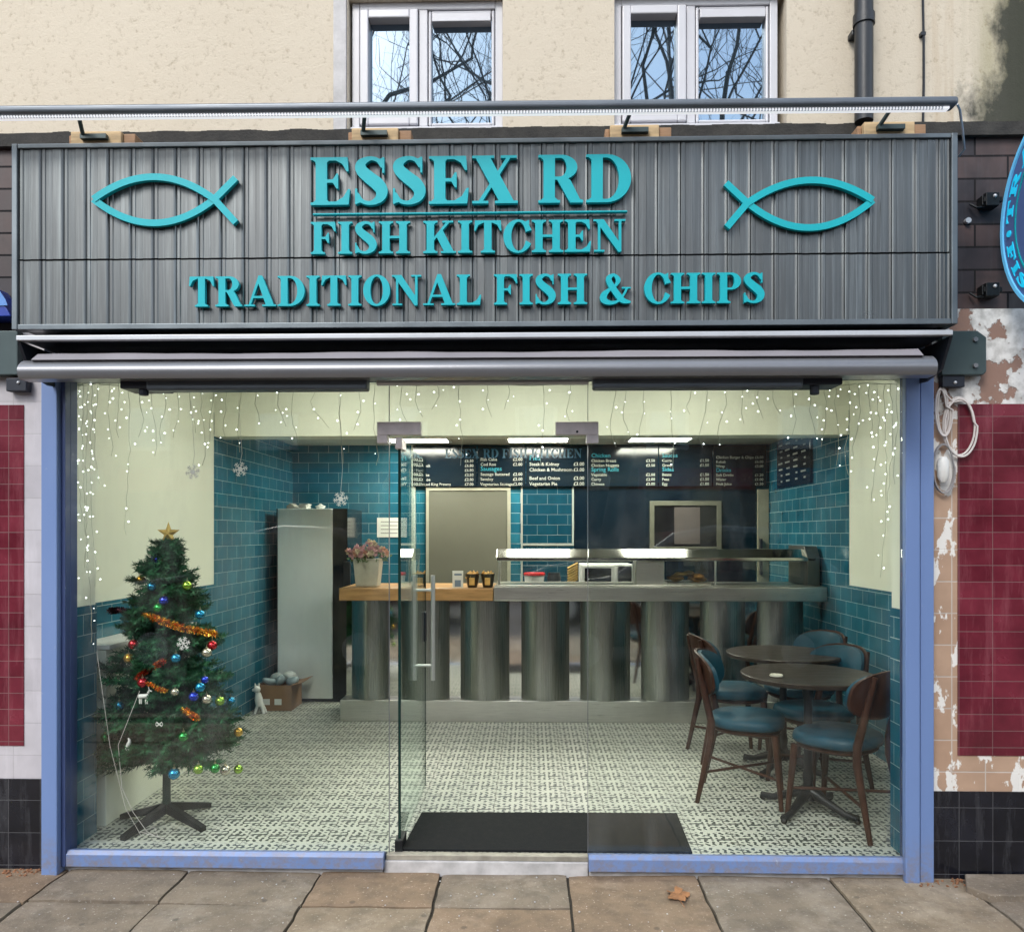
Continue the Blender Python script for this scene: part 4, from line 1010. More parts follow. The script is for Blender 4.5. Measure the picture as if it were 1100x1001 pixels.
for o_, (px, lab) in enumerate(((728, 'golden battered fish piled on the left of the display tray'), (748, 'golden battered fish piled on the right of the display tray'))):
    mb = MB()
    for k in range(4): mb.ball((X(px, yf + .15) + rnd.uniform(-.05, .05), yf + .15 + rnd.uniform(-.05, .05), zt_ + .043 + .012 * k), .055, 12, .4)
    solo('battered_fish', mb, M['fish'] if o_ else M['chips'], lab, 'fried fish', (X(px, yf + .15), yf + .15, zt_ + .02), group='fried food in the display', smooth=60, noisy=.02)
# microwave on the rear shelf
ym = YB_ - .52
rs = thing('rear_worktop', 'steel rear worktop along the back wall behind the counter', 'worktop', (.8, ym + .2, 0))
zr = Z(629, ym) 
B(X(520, ym), RX1 - .02, ym - .03, YB_ - .015, zr - .04, zr).build('top', M['steel'], rs, bevel=.005)
B(X(522, ym), RX1 - .022, ym + .02, YB_ - .016, 0, zr - .041).build('cabinet', M['steel_panel'], rs)
mw = thing('microwave', 'white microwave oven with a black door behind the food display', 'microwave', (X(650, ym), ym + .15, zr))
a = at(624, 628.5, ym); b = at(680, 606, ym)
B(a.x, b.x, ym + .012, ym + .34, zr + .004, b.z).build('body', M['white'], mw, bevel=.008)
xd = X(660, ym); B(a.x + .012, xd, ym, ym + .0115, zr + .016, b.z - .012).build('door', M['white'], mw, bevel=.004)
B(a.x + .035, xd - .03, ym - .004, ym - .0005, zr + .04, b.z - .035).build('door_glass', M['black_gloss'], mw)
B(xd + .035, b.x - .012, ym + .004, ym + .0115, zr + .03, b.z - .02).build('control_panel', M['black_gloss'], mw)
B(xd + .006, xd + .02, ym - .014, ym + .011, zr + .03, b.z - .03).build('door_handle', M['white'], mw, bevel=.003)
tb = thing('sauce_tub', 'white tub with a red lid on the rear worktop left of the microwave', 'tub', (X(574, ym + .1), ym + .1, zr))
c = (X(574, ym + .1), ym + .1, zr); MB().lathe([(.085, 0), (.095, .09)], c, 20).build('tub', M['white'], tb, smooth=40)
MB().lathe([(.10, .091), (.10, .112), (.09, .116)], c, 20).build('lid', M['red'], tb, smooth=40)
c2 = (X(595, ym + .1), ym + .1, zr); jb = MB().lathe([(.06, 0), (.065, .07), (.055, .09), (.055, .115)], c2, 18)
solo('dark_jar', jb, M['black_plastic'], 'dark green lidded jar beside the red lidded tub', 'jar', c2, smooth=40)
mb = MB()
for k in range(7):
    c = at(611 + (k % 2) * 7, 0, ym); z = zr + .012 + k * .024
    mb.tube([(X(610, ym) + .0, ym + .04, z), (X(621, ym), ym + .05, z + .05)], .011, 8)
solo('bread_rolls', mb, simple('baked_crust', (.50, .32, .10), .7, 0, .2, 12), 'stack of golden bread rolls left of the microwave', 'bread', (X(615, ym), ym, zr), smooth=40)
# items on the oak top
zo = Z(632, YC - .06) + .001
fp = thing('flower_pot', 'tall pale square pot of pink flowers on the left end of the oak top', 'plant', (X(395, YC + .1), YC + .1, zo))
cxp = X(395, YC + .1); cyp = YC + .12; zpt = Z(600, YC + .1)
mb = MB(); vs = []
for z, h in ((zo, .085), (zo + .02, .09), (zpt, .108)):
    vs += [(cxp - h, cyp - h * .8, z), (cxp + h, cyp - h * .8, z), (cxp + h, cyp + h * .8, z), (cxp - h, cyp + h * .8, z)]
fs = [(i * 4 + k, i * 4 + (k + 1) % 4, i * 4 + 4 + (k + 1) % 4, i * 4 + 4 + k) for i in range(2) for k in range(4)] + [(3, 2, 1, 0), (8, 9, 10, 11)]
mb.add(vs, fs); mb.build('pot', M['pot'], fp, bevel=.008)
pet = [simple('pink_petals', (.58, .34, .36), .7, 0, .2, 30), simple('cream_petals', (.66, .56, .40), .7, 0, .2, 30), simple('coral_petals', (.66, .36, .26), .7, 0, .2, 30), simple('flower_leaves', (.07, .13, .035), .6, 0, .3, 30)]
for i, (nm, cnt) in enumerate((('pink_flowers', 46), ('cream_flowers', 30), ('coral_flowers', 14), ('leaves', 120))):
    mb = MB()
    for k in range(cnt):
        a_ = rnd.uniform(0, 6.28); r_ = .17 * math.sqrt(rnd.random()); c = Vector((cxp + r_ * math.cos(a_), cyp + r_ * math.sin(a_) * .7, zpt + .005 + rnd.uniform(.01, .14) * (1.1 - r_ / .25)))
        if i < 3:
            R_ = rnd.uniform(.016, .028)
            for q in range(7):
                e = Vector((rnd.gauss(0, 1), rnd.gauss(0, 1), rnd.gauss(.3, 1))).normalized(); f_ = e.orthogonal().normalized() * R_ * .6; g_ = e.cross(f_).normalized() * R_ * .6
                p = c + e * R_ * .5; mb.add([c, p + f_, c + e * R_ * 1.3, p - f_], [(0, 1, 2, 3)]); mb.add([c, p + g_, c + e * R_ * 1.3, p - g_], [(0, 1, 2, 3)])
        else:
            e = Vector((rnd.gauss(0, 1), rnd.gauss(0, .7), rnd.uniform(.1, 1))).normalized(); L = rnd.uniform(.03, .07); f_ = e.orthogonal().normalized() * .009
            b0 = c - Vector((0, 0, .05)); mb.add([b0, b0 + e * L * .5 + f_, b0 + e * L, b0 + e * L * .5 - f_], [(0, 1, 2, 3)])
    mb.build(nm, pet[i], fp)
mc = thing('menu_card', 'small white menu card standing on the oak top beside the chip buckets', 'card', (X(492, YC + .05), YC + .05, zo))
pbox(486, 497.5, 613, 631.6, YC + .05, YC + .056).build('card', M['paper'], mc)
q = pbox(488.5, 495, 623, 630, YC + .0485, YC + .05); q2 = pbox(488, 496, 616, 618, YC + .0485, YC + .05); q.add(q2.v, q2.f); q.build('printed_picture', simple('blue_grey_print', (.16, .22, .30), .6), mc)
for px, lab in ((507.5, 'left one of two dark buckets heaped with chips on the oak counter top'), (524, 'right one of two dark buckets heaped with chips, next to the food display')):
    cx_ = X(px, YC + .06); t = thing('chip_bucket', lab, 'bucket', (cx_, YC + .06, zo), group='chip buckets on the counter')
    MB().lathe([(.036, 0), (.040, .004), (.058, .105), (.061, .11), (.056, .11), (.050, .07)], (cx_, YC + .06, zo), 20).build('bucket', M['bucket'], t, smooth=40)
    B(cx_ - .022, cx_ + .022, YC + .006, YC + .012, zo + .02, zo + .08).build('label', M['chips'], t, bevel=.002)
    mb = MB()
    for k in range(34):
        a_ = rnd.uniform(0, 6.28); r_ = .045 * math.sqrt(rnd.random()); c = Vector((cx_ + r_ * math.cos(a_), YC + .06 + r_ * math.sin(a_), zo + rnd.uniform(.08, .12)))
        e = Vector((rnd.gauss(0, 1), rnd.gauss(0, 1), rnd.uniform(.2, 1.2))).normalized() * .018; mb.tube([c - e, c + e], .006, 4)
    mb.build('chips', M['chips'], t)

# ------------------------------------------------------------ fridge and box
yF = 3.3
fr = thing('drinks_fridge', 'tall fridge with a plain pale side panel and black glass door facing right', 'fridge', (X(330, yF), yF, 0))
fx0, fx1, fx2 = X(298, yF), X(357, yF), X(373, yF); fz = Z(546, yF)
B(fx0, fx1, yF, yF + .62, .03, fz).build('cabinet', M['fridge'], fr, bevel=.008)
B(fx0 - .012, fx0 - .001, yF + .01, yF + .6, .02, fz).build('back_grille', M['black_plastic'], fr)
B(fx1 + .002, fx2, yF + .004, yF + .615, .03, fz).build('door', M['black_gloss'], fr, bevel=.006)
B(fx2 - .03, fx2 + .03, yF - .02, yF + .0035, .9, 1.25).build('door_handle', M['black_plastic'], fr, bevel=.004)
B(fx0 + .03, fx2 - .02, yF + .03, yF + .58, 0.0, .0295).build('feet', M['black_plastic'], fr)
for k, (px0, px1, h, nm, cat, lab, mt) in enumerate(((306, 314, .03, 'small_carton', 'carton', 'small pale carton at the left on top of the fridge', 'pot'), (319, 328, .045, 'paper_stack', 'papers', 'short stack of white papers in the middle on top of the fridge', 'paper'), (337, 345, .03, 'lidded_dish', 'dish', 'small pale dish at the right on top of the fridge', 'white'))):
    a_, b_ = X(px0, yF), X(px1, yF); mb = B(a_, b_, yF + .05, yF + .2, fz, fz + h)
    if k == 1:
        mb = MB()
        for q in range(5): s = rnd.uniform(-.01, .01); mb.box(a_ + s, b_ + s, yF + .05, yF + .2, fz + q * .009, fz + q * .009 + .008)
    if k == 2: mb = MB().lathe([(.03, 0), (.045, .02), (.047, .024), (.02, .034), (.008, .045)], ((a_ + b_) / 2, yF + .1, fz), 18)
    if k == 0: mb.prism([(a_ + .004, fz + h + .0005), (b_ - .004, fz + h + .0005), ((a_ + b_) / 2, fz + h + .02)], yF + .055, yF + .195, 'y')
    solo(nm, mb, M[mt], lab, cat, ((a_ + b_) / 2, yF + .1, fz), bevel=.003 if k < 2 else 0)
yX = 2.95
bx = thing('cardboard_box', 'open brown cardboard box filled with wrapped bags on the floor by the fridge', 'box', (X(300, yX), yX, 0))
a_, b_ = X(276, yX), X(313, yX); h = .215
mb = MB().box(a_, b_, yX, yX + .006, 0, h).box(a_, b_, yX + .30, yX + .306, 0, h).box(a_, a_ + .006, yX + .0065, yX + .2995, 0, h).box(b_ - .006, b_, yX + .0065, yX + .2995, 0, h).box(a_ + .007, b_ - .007, yX + .007, yX + .299, .001, .007)
mb.build('carton', M['card'], bx)
MB().add([(b_, yX, h), (b_, yX + .3, h), (b_ + .10, yX + .3, h + .03), (b_ + .10, yX, h + .03), (b_, yX, h - .004), (b_, yX + .3, h - .004), (b_ + .10, yX + .3, h + .026), (b_ + .10, yX, h + .026)], [(0, 1, 2, 3), (7, 6, 5, 4), (0, 4, 5, 1), (1, 5, 6, 2), (2, 6, 7, 3), (3, 7, 4, 0)]).build('flap', M['card'], bx)
for q_ in (.05, .15): B(a_ + q_, a_ + q_ + .06, yX - .002, yX - .0003, .05, .10).build('label', M['paper'], bx)
for k in range(5):
    c = (a_ + .05 + .055 * k, yX + .12 + (k % 2) * .1, h + .015 + (k % 2) * .015)
    mb = MB().ball(c, .055, 14, .8)
    solo('wrapped_bag', mb, M['offwhite'] if k % 2 else simple('blue_grey_film', (.28, .36, .38), .3, 0, .3, 14), ['blue grey wrapped bag at the left edge inside the cardboard box', 'pale wrapped bag second from the left inside the cardboard box', 'blue grey wrapped bag in the middle of the cardboard box', 'pale wrapped bag second from the right inside the cardboard box', 'blue grey wrapped bag at the right edge inside the cardboard box'][k], 'bag', c, group='wrapped bags in the cardboard box', smooth=60, noisy=.03)
# small white toy dog leaning on the box
yt = 2.86; c = at(279, 755, yt)
mb = MB().tube([(c.x, yt, .06), (c.x - .01, yt, .12), (c.x - .015, yt, .17)], [.03, .034, .022], 12).ball((c.x - .02, yt - .01, .20), .030, 12).tube([(c.x - .02, yt - .01, .20), (c.x - .055, yt - .02, .195)], [.018, .010], 8)
for dx, dy in ((-.035, -.02), (.04, -.02), (-.02, .03), (.05, .02)): mb.tube([(c.x + dx * .3, yt + dy * .4, .08), (c.x + dx, yt + dy, .0)], [.015, .011], 8)
mb.tube([(c.x - .01, yt, .22), (c.x - .005, yt, .25)], [.010, .004], 6).tube([(c.x - .035, yt, .22), (c.x - .04, yt, .25)], [.010, .004], 6)
solo('toy_dog', mb, M['white'], 'small white toy dog standing against the cardboard box', 'toy', (c.x, yt, 0), smooth=60)

# door mat
p0, p1, p2, p3 = at(435, 915, 0), at(743, 915, 0), None, None
def fl(px, py): d = at(px, py, 0) - Vector((0, -D, HC)); t = (.0 - HC) / d.z; return Vector((0, -D, HC)) + d * t
q = [fl(430, 917.5), fl(744, 917.5), fl(727, 875), fl(453, 874)]
mb = MB().add([(p.x, max(p.y, .014), .001) for p in q] + [(p.x, max(p.y, .014), .012) for p in q], [(0, 3, 2, 1), (4, 5, 6, 7), (0, 1, 5, 4), (1, 2, 6, 5), (2, 3, 7, 6), (3, 0, 4, 7)])
solo('door_mat', mb, M['rubber'], 'large black rubber door mat just inside the open doorway', 'door mat', ((q[0].x + q[1].x) / 2, .3, 0), bevel=.003)

# ------------------------------------------------------------ chairs and tables
def make_chair(name, label):
    t = thing(name, label, 'chair', group='teal upholstered bistro chairs at the round tables')
    # local: front +y, seat 0.46, back at -y
    def pad(a, b, z0, z1, n=28, p=2.6, yc=.0):
        mb = MB(); rings = []
        prof = [(.90, z0), (.985, z0 + .008), (1., (z0 + z1) / 2), (.97, z1 - .010), (.88, z1), (.5, z1 + .004)]
        vs = []
        for sc, z in prof:
            for k in range(n):
                q = 2 * math.pi * k / n; cx_ = abs(math.cos(q)) ** (2 / p) * (1 if math.cos(q) >= 0 else -1); sy_ = abs(math.sin(q)) ** (2 / p) * (1 if math.sin(q) >= 0 else -1)
                wid = a * (1.0 + .06 * sy_)
                vs.append((wid * sc * cx_, yc + b * sc * sy_, z))
        fs = [(i * n + k, i * n + (k + 1) % n, (i + 1) * n + (k + 1) % n, (i + 1) * n + k) for i in range(len(prof) - 1) for k in range(n)] + [tuple(range(n))[::-1], tuple((len(prof) - 1) * n + k for k in range(n))]
        return mb.add(vs, fs)
    pad(.215, .205, .415, .475).build('seat', M['leather'], t, local=True, smooth=70)
    pad(.195, .185, .385, .414).build('seat_frame', M['walnut'], t, local=True, smooth=40)
    for s in (-1, 1):
        MB().tube([(s * .165, .15, .40), (s * .185, .185, .0)], [.020, .013], 10).build('leg', M['walnut'], t, local=True, smooth=50)
        MB().tube([(s * .15, -.265, .80), (s * .163, -.225, .62), (s * .168, -.185, .45), (s * .170, -.185, .36), (s * .190, -.26, .0)], [.013, .019, .021, .021, .013], 10).build('leg', M['walnut'], t, local=True, smooth=50)
    # curved oval backrest: wooden shell behind, padded front
    def shell(off, th, a, b, mat, nm):
        n, m = 30, 7; vs = []
        def P(u, v, o):
            x = a * u; z = .70 + b * v; y = -.285 + .75 * u * u * .12 - (z - .70) * .22 + o
            return (x, y, z)
        front, back = [], []
        for side, o in ((0, off), (1, off - th)):
            vs.append(P(0, 0, o + (.010 if side == 0 and nm == 'backrest_pad' else 0)))
            for i in range(1, m + 1):
                rr = i / m; bulge = (.010 * (1 - rr ** 4)) if (side == 0 and nm == 'backrest_pad') else 0
                for k in range(n):
                    q = 2 * math.pi * k / n; p = 2.7
                    u = abs(math.cos(q)) ** (2 / p) * (1 if math.cos(q) >= 0 else -1); v = abs(math.sin(q)) ** (2 / p) * (1 if math.sin(q) >= 0 else -1)
                    vs.append(P(u * rr, v * rr, o + bulge))
        N_ = 1 + m * n; fs = []
        for s_ in (0, 1):
            o = s_ * N_
            for k in range(n): fs.append((o, o + 1 + k, o + 1 + (k + 1) % n))
            for i in range(m - 1):
                for k in range(n): fs.append((o + 1 + i * n + k, o + 1 + (i + 1) * n + k, o + 1 + (i + 1) * n + (k + 1) % n, o + 1 + i * n + (k + 1) % n))
        for k in range(n): e = 1 + (m - 1) * n; fs.append((e + k, e + (k + 1) % n, N_ + e + (k + 1) % n, N_ + e + k))
        MB().add(vs, fs).build(nm, mat, t, local=True, smooth=50)
    shell(.030, .014, .225, .125, M['walnut'], 'backrest_shell')
    shell(.052, .021, .212, .115, M['leather'], 'backrest_pad')
    for a_, b_ in (((-.178, .17, .17), (.18, -.225, .17)), ((.178, .17, .162), (-.18, -.225, .162))):
        MB().tube([a_, b_], .0085, 8).build('stretcher', M['walnut'], t, local=True, smooth=50)
    return t
def place(t, x, y, dx, dy): t.location = (x, y, 0); t.rotation_euler = (0, 0, math.atan2(-dx, dy))
ch = make_chair('bistro_chair', 'chair at the left of the nearer round table, its teal seat seen side on')
specs = [(1.23, .83, .95, -.30, None), (1.60, .46, -.66, .75, 'chair nearest the glass at the far right, its brown wooden back towards the street'),
         (1.68, 1.04, -.95, -.42, 'chair on the wall side of the nearer round table, teal backrest facing the street'),
         (1.83, 1.74, -.9, -.42, 'farthest chair on the wall side, teal backrest behind the other one'),
         (1.36, 1.66, .97, .05, 'chair at the left of the farther round table, in front of the counter')]
src = ch
for i, (x, y, dx, dy, lab) in enumerate(specs):
    c = src if i == 0 else copy_tree(src)
    place(c, x, y, dx, dy)
    if lab: c['label'] = lab
def make_table():
    t = thing('round_table', 'round dark wooden table nearest the glass, between the teal chairs', 'table', group='round pedestal tables')
    MB().lathe([(.30, .712), (.345, .716), (.35, .722), (.35, .738), (.345, .742), (.01, .742)], n=48).build('tabletop', M['tabletop'], t, local=True, smooth=35)
    MB().lathe([(.05, .70), (.10, .711), (.001, .7115)], n=20).build('top_plate', M['iron'], t, local=True)
    MB().lathe([(.045, .07), (.032, .12), (.024, .16), (.030, .19), (.022, .23), (.022, .60), (.032, .66), (.045, .70)], n=16).build('column', M['iron'], t, local=True, smooth=60)
    for k in range(4):
        a_ = math.pi / 4 + k * math.pi / 2; c_, s_ = math.cos(a_), math.sin(a_)
        mb = MB().tube([(c_ * .02, s_ * .02, .11), (c_ * .10, s_ * .10, .075), (c_ * .20, s_ * .20, .035), (c_ * .27, s_ * .27, .028)], [.03, .024, .018, .020], 8).ball((c_ * .265, s_ * .265, .016), .018, 8, .85)
        mb.build('foot', M['iron'], t, local=True, smooth=50)
    return t
tbl = make_table(); tbl.location = (X(868, .60), .60, 0)
t2 = copy_tree(tbl, loc=(1.60, 1.36, 0)); t2['label'] = 'round dark wooden table farther from the glass, near the counter'
mb = MB().lathe([(.03, 0), (.035, .004), (.033, .012), (.02, .010)], (X(834, .5), .5, .7425), 20)
solo('ashtray_dish', mb, M['pot'], 'tiny pale dish lying on the nearer round table', 'dish', (X(834, .5), .5, .7425), smooth=40)

# ------------------------------------------------------------ christmas tree
TX, TY = X(179, .36), .36
tr = thing('christmas_tree', 'green artificial christmas tree behind the left window pane', 'christmas tree', (TX, TY, 0))
MB().tube([(TX, TY, .05), (TX, TY, 1.42)], [.021, .010], 12).build('trunk', M['trunk'], tr, smooth=50)
for a_ in (R(168), R(248), R(-26), R(62)):
    c_, s_ = math.cos(a_), math.sin(a_)
    MB().add([(TX + c_ * .02 - s_ * w_, TY + s_ * .02 + c_ * w_, z) for z in (.05, .10) for w_ in (-.016, .016)] + [(TX + c_ * .27 - s_ * w_, TY + s_ * .27 + c_ * w_, z) for z in (.0, .024) for w_ in (-.016, .016)],
             [(0, 1, 3, 2), (4, 6, 7, 5), (0, 4, 5, 1), (2, 3, 7, 6), (0, 2, 6, 4), (1, 5, 7, 3)]).build('stand_foot', M['iron'], tr)
mb = MB(); mb.tube([at(150, 742, .05), at(127, 800, .06), at(131, 846, .06), at(143, 872, .08), at(158, 893, .10), at(170, 899, .13), at(166, 888, .2), at(150, 893, .16), at(176, 900, .12)], .0013, 5); mb.tube([at(104, 700, .05), at(118, 800, .05), at(135, 868, .08), at(152, 898, .1)], .0011, 5)
solo('trailing_cable', mb, M['cable_white'], 'thin pale cable trailing from the christmas tree down to the patterned floor', 'cable', tuple(at(158, 893, .10)), smooth=60)
tz0, tz1 = .27, 1.46
def trad(z): # crown radius by height
    q = (z - tz0) / (tz1 - tz0); q = max(0, min(1, q)); t_ = 1 - q; return .395 * t_ ** .62 * min(1, .35 + 3.2 * t_) * (.93 + .07 * math.sin(q * 40)) * min(1, .82 + q * 2) + .015
def needles(mb, p0, p1, nl, cnt):
    d = (p1 - p0); L = d.length; d.normalize(); s = d.orthogonal().normalized(); u = d.cross(s)
    for k in range(cnt):
        q = (k + rnd.random()) / cnt; c = p0 + d * L * q; a_ = rnd.uniform(0, 6.28)
        e = (s * math.cos(a_) + u * math.sin(a_) + d * rnd.uniform(.4, 1.0)).normalized() * nl * rnd.uniform(.7, 1.15); w_ = e.cross(d).normalized() * .0030
        mb.add([c - w_, c + w_, c + e], [(0, 1, 2)])
fm = []
mbs = [MB(), MB()]
YSQ = .78
NB = 300
for k in range(NB):
    q_ = (k + rnd.random()) / NB; z = tz0 + .02 + (tz1 - tz0 - .05) * (q_ ** 1.4); rr = trad(z)
    a_ = k * 2.39996 + rnd.uniform(-.2, .2); ln = rr * rnd.uniform(.74, 1.10) if k % 5 else rr * rnd.uniform(.4, .7)
    droop = rnd.uniform(-.18, .12); P = [Vector((TX, TY, z + .03))]
    for q in (.35, .7, 1.):
        P.append(Vector((TX + math.cos(a_ + .1 * q) * ln * q, max(.03, TY + math.sin(a_ + .1 * q) * ln * q * YSQ), z + .03 + droop * ln * q * 1.2 + .10 * q * q * ln)))
    mbq = mbs[rnd.random() < .45]
    for j in range(3): needles(mbq, P[j], P[j + 1], .032, int(20 + 220 * ln / 3))
    nt_ = int(5 + ln * 44)
    for j in range(nt_):
        q = .2 + .8 * (j + rnd.random() * .5) / nt_; i_ = min(2, int(q * 3)); b0 = P[i_].lerp(P[i_ + 1], q * 3 - i_)
        dd = (P[i_ + 1] - P[i_]).normalized(); side = Vector((-dd.y, dd.x, rnd.uniform(-.45, .55))) * (1 if j % 2 else -1)
        e = (dd * .8 + side * .8).normalized() * (.060 + .06 * (1 - q)) * rnd.uniform(.7, 1.2) * (.65 + ln)
        if (b0 + e).y < .03: e.y = .03 - b0.y
        needles(mbs[rnd.random() < .45], b0, b0 + e, .028, 26)
for mbq, c_ in ((mbs[0], (.012, .065, .030)), (mbs[1], (.024, .125, .050))):
    mbq.build('foliage', simple('fir_needles', c_, .6, 0, .3, 20, spec=.3), tr)
mb = MB(); c = at(181, 573, TY); L = []
for k in range(10):
    a_ = math.pi / 2 + k * math.pi / 5; r_ = .062 if k % 2 == 0 else .025; L.append((c.x + r_ * math.cos(a_), c.z + r_ * math.sin(a_)))
vs = [(x, TY, z) for x, z in L] + [(c.x, TY - .015, c.z), (c.x, TY + .015, c.z)]
fs = [(k, (k + 1) % 10, 10) for k in range(10)] + [((k + 1) % 10, k, 11) for k in range(10)]
mb.add(vs, fs); solo('star_topper', mb, simple('gold_glitter', (.62, .42, .12), .35, .6, .3, 60), 'gold five pointed star on top of the christmas tree', 'tree star', (c.x, TY, c.z - .06))
BC = {'blue': (.02, .05, .55), 'cyan': (.01, .28, .50), 'gold': (.65, .38, .05), 'lime': (.30, .52, .05), 'green': (.02, .32, .06), 'red': (.55, .02, .03), 'silver': (.60, .56, .44)}
BM = {k: simple('bauble_' + k, v, .14, .75, .05, 6, coat=.5) for k, v in BC.items()}
MB_cap = simple('bauble_cap', (.55, .5, .35), .3, 1.)
baubles = [(168, 601, 'blue', 'large blue bauble nearest the star, near the top of the tree', 1.25), (151, 623, 'gold', 'gold bauble on the upper left edge of the tree'), (163, 630, 'cyan', 'cyan bauble below the top blue one, on the upper tree'),
 (201, 629, 'lime', 'lime bauble on the upper right edge of the tree'), (176, 645, 'blue', 'blue bauble just above the orange tinsel'), (170, 653, 'green', 'green bauble touching the top of the orange tinsel'), (215, 660, 'cyan', 'cyan bauble at the right above the orange tinsel end'),
 (143, 692, 'red', 'red bauble at the left, below the orange tinsel'), (228, 693, 'red', 'red bauble at the right edge, below the orange tinsel end'), (222, 701, 'silver', 'silver bauble just below the red one at the right edge'), (189, 707, 'cyan', 'cyan bauble below the white snowflake in mid tree'),
 (138, 707, 'gold', 'gold bauble on the left edge at mid height'), (153, 733, 'red', 'red bauble under the middle left tinsel'), (220, 730, 'blue', 'small blue bauble topmost of the right-hand cluster', .8), (215, 738, 'cyan', 'cyan bauble in the right-hand cluster'),
 (208, 748, 'blue', 'blue bauble at the left of the right-hand cluster'), (222, 751, 'silver', 'cream silver bauble at the bottom of the right-hand cluster'), (236, 753, 'lime', 'lime bauble between the silver and the cyan one on the right'), (248, 753, 'cyan', 'cyan bauble on the far right edge at mid height'),
 (188, 743, 'silver', 'small cream bauble in the middle of the tree', .8), (128, 758, 'cyan', 'cyan bauble on the left side below mid height'), (113, 792, 'green', 'green bauble low on the left side of the tree'), (197, 791, 'green', 'green bauble low in the centre of the tree'),
 (256, 786, 'gold', 'gold bauble on the lower right edge of the tree'), (187, 831, 'cyan', 'cyan bauble hanging beside the trunk under the lowest branches', 1.15), (213, 826, 'lime', 'lime bauble hanging first right of the trunk'), (231, 825, 'green', 'dark green bauble in the low row at the right'),
 (242, 827, 'silver', 'cream bauble in the low row at the right', 1.1), (256, 826, 'lime', 'lime bauble at the right end of the low row'), (102, 826, 'lime', 'lime bauble hanging alone at the lower left of the tree')]
for e in baubles:
    px, py, c_, lab = e[:4]; sc = e[4] if len(e) > 4 else 1.
    zz = Z(py, TY, px); rr = trad(max(tz0, zz)); dx = X(px, TY) - TX
    yy = TY - YSQ * math.sqrt(max(0, (rr * 1.05) ** 2 - dx * dx)); yy = max(yy, .04)
    p = at(px, py, yy); r_ = .0240 * sc
    t = thing('bauble', lab, 'bauble', (p.x, p.y, p.z - r_), group='baubles on the christmas tree')
    MB().ball((p.x, p.y, p.z), r_, 16).build('ball', BM[c_], t, smooth=180)
    MB().tube([(p.x, p.y, p.z + r_ * .9), (p.x, p.y, p.z + r_ * 1.2)], r_ * .26, 8).tube([(p.x, p.y, p.z + r_ * 1.2), (p.x, p.y, p.z + r_ * 1.7)], r_ * .05, 4).build('cap', MB_cap, t)
def tinsel(pts, cols, lab, w_=.022, n=900):
    mb = MB(); P = []
    for px, py in pts:
        zz = Z(py, TY, px); rr = trad(max(tz0, zz)); dx = X(px, TY) - TX; yy = max(.04, TY - YSQ * math.sqrt(max(0, (rr * 1.02) ** 2 - dx * dx))); P.append(at(px, py, yy))
    for k in range(n):
        q = rnd.random() * (len(P) - 1); i_ = min(len(P) - 2, int(q)); c = P[i_].lerp(P[i_ + 1], q - i_)
        e = Vector((rnd.gauss(0, 1), rnd.gauss(0, 1), rnd.gauss(0, 1))).normalized(); s = e.orthogonal().normalized() * .002; mb.cur = rnd.randrange(len(cols)); mb.add([c - s, c + s, c + e * w_ + s, c + e * w_ - s], [(0, 1, 2, 3)])
    solo('tinsel_garland', mb, [simple('tinsel_foil', c_, .2, .8, .1, 20) for c_ in cols], lab, 'tinsel', tuple(P[0]), group='tinsel on the christmas tree')
gold, org, red_ = (.80, .48, .06), (.75, .22, .03), (.50, .04, .02)
tinsel([(157, 661), (175, 667), (195, 674), (215, 678), (232, 681)], (gold, org), 'gold and orange tinsel running across the upper tree')
tinsel([(148, 728), (158, 720), (176, 710)], (red_, org), 'red and orange tinsel at the left of mid tree', .018, 500)
tinsel([(158, 733), (170, 740), (178, 742)], (org, gold), 'short gold tinsel just below the red one', .014, 240)
tinsel([(198, 762), (206, 768), (212, 771)], (org, gold), 'small orange tinsel clump below the right-hand bauble cluster', .018, 360)
tinsel([(118, 656), (130, 655), (142, 659)], ((.05, .02, .04), (.10, .03, .05)), 'dark plum tinsel at the left edge of the upper tree', .02, 420)
tinsel([(168, 592), (175, 598), (172, 604)], ((.5, .22, .22), (.35, .1, .1)), 'pink tinsel clump just below the star', .014, 180)
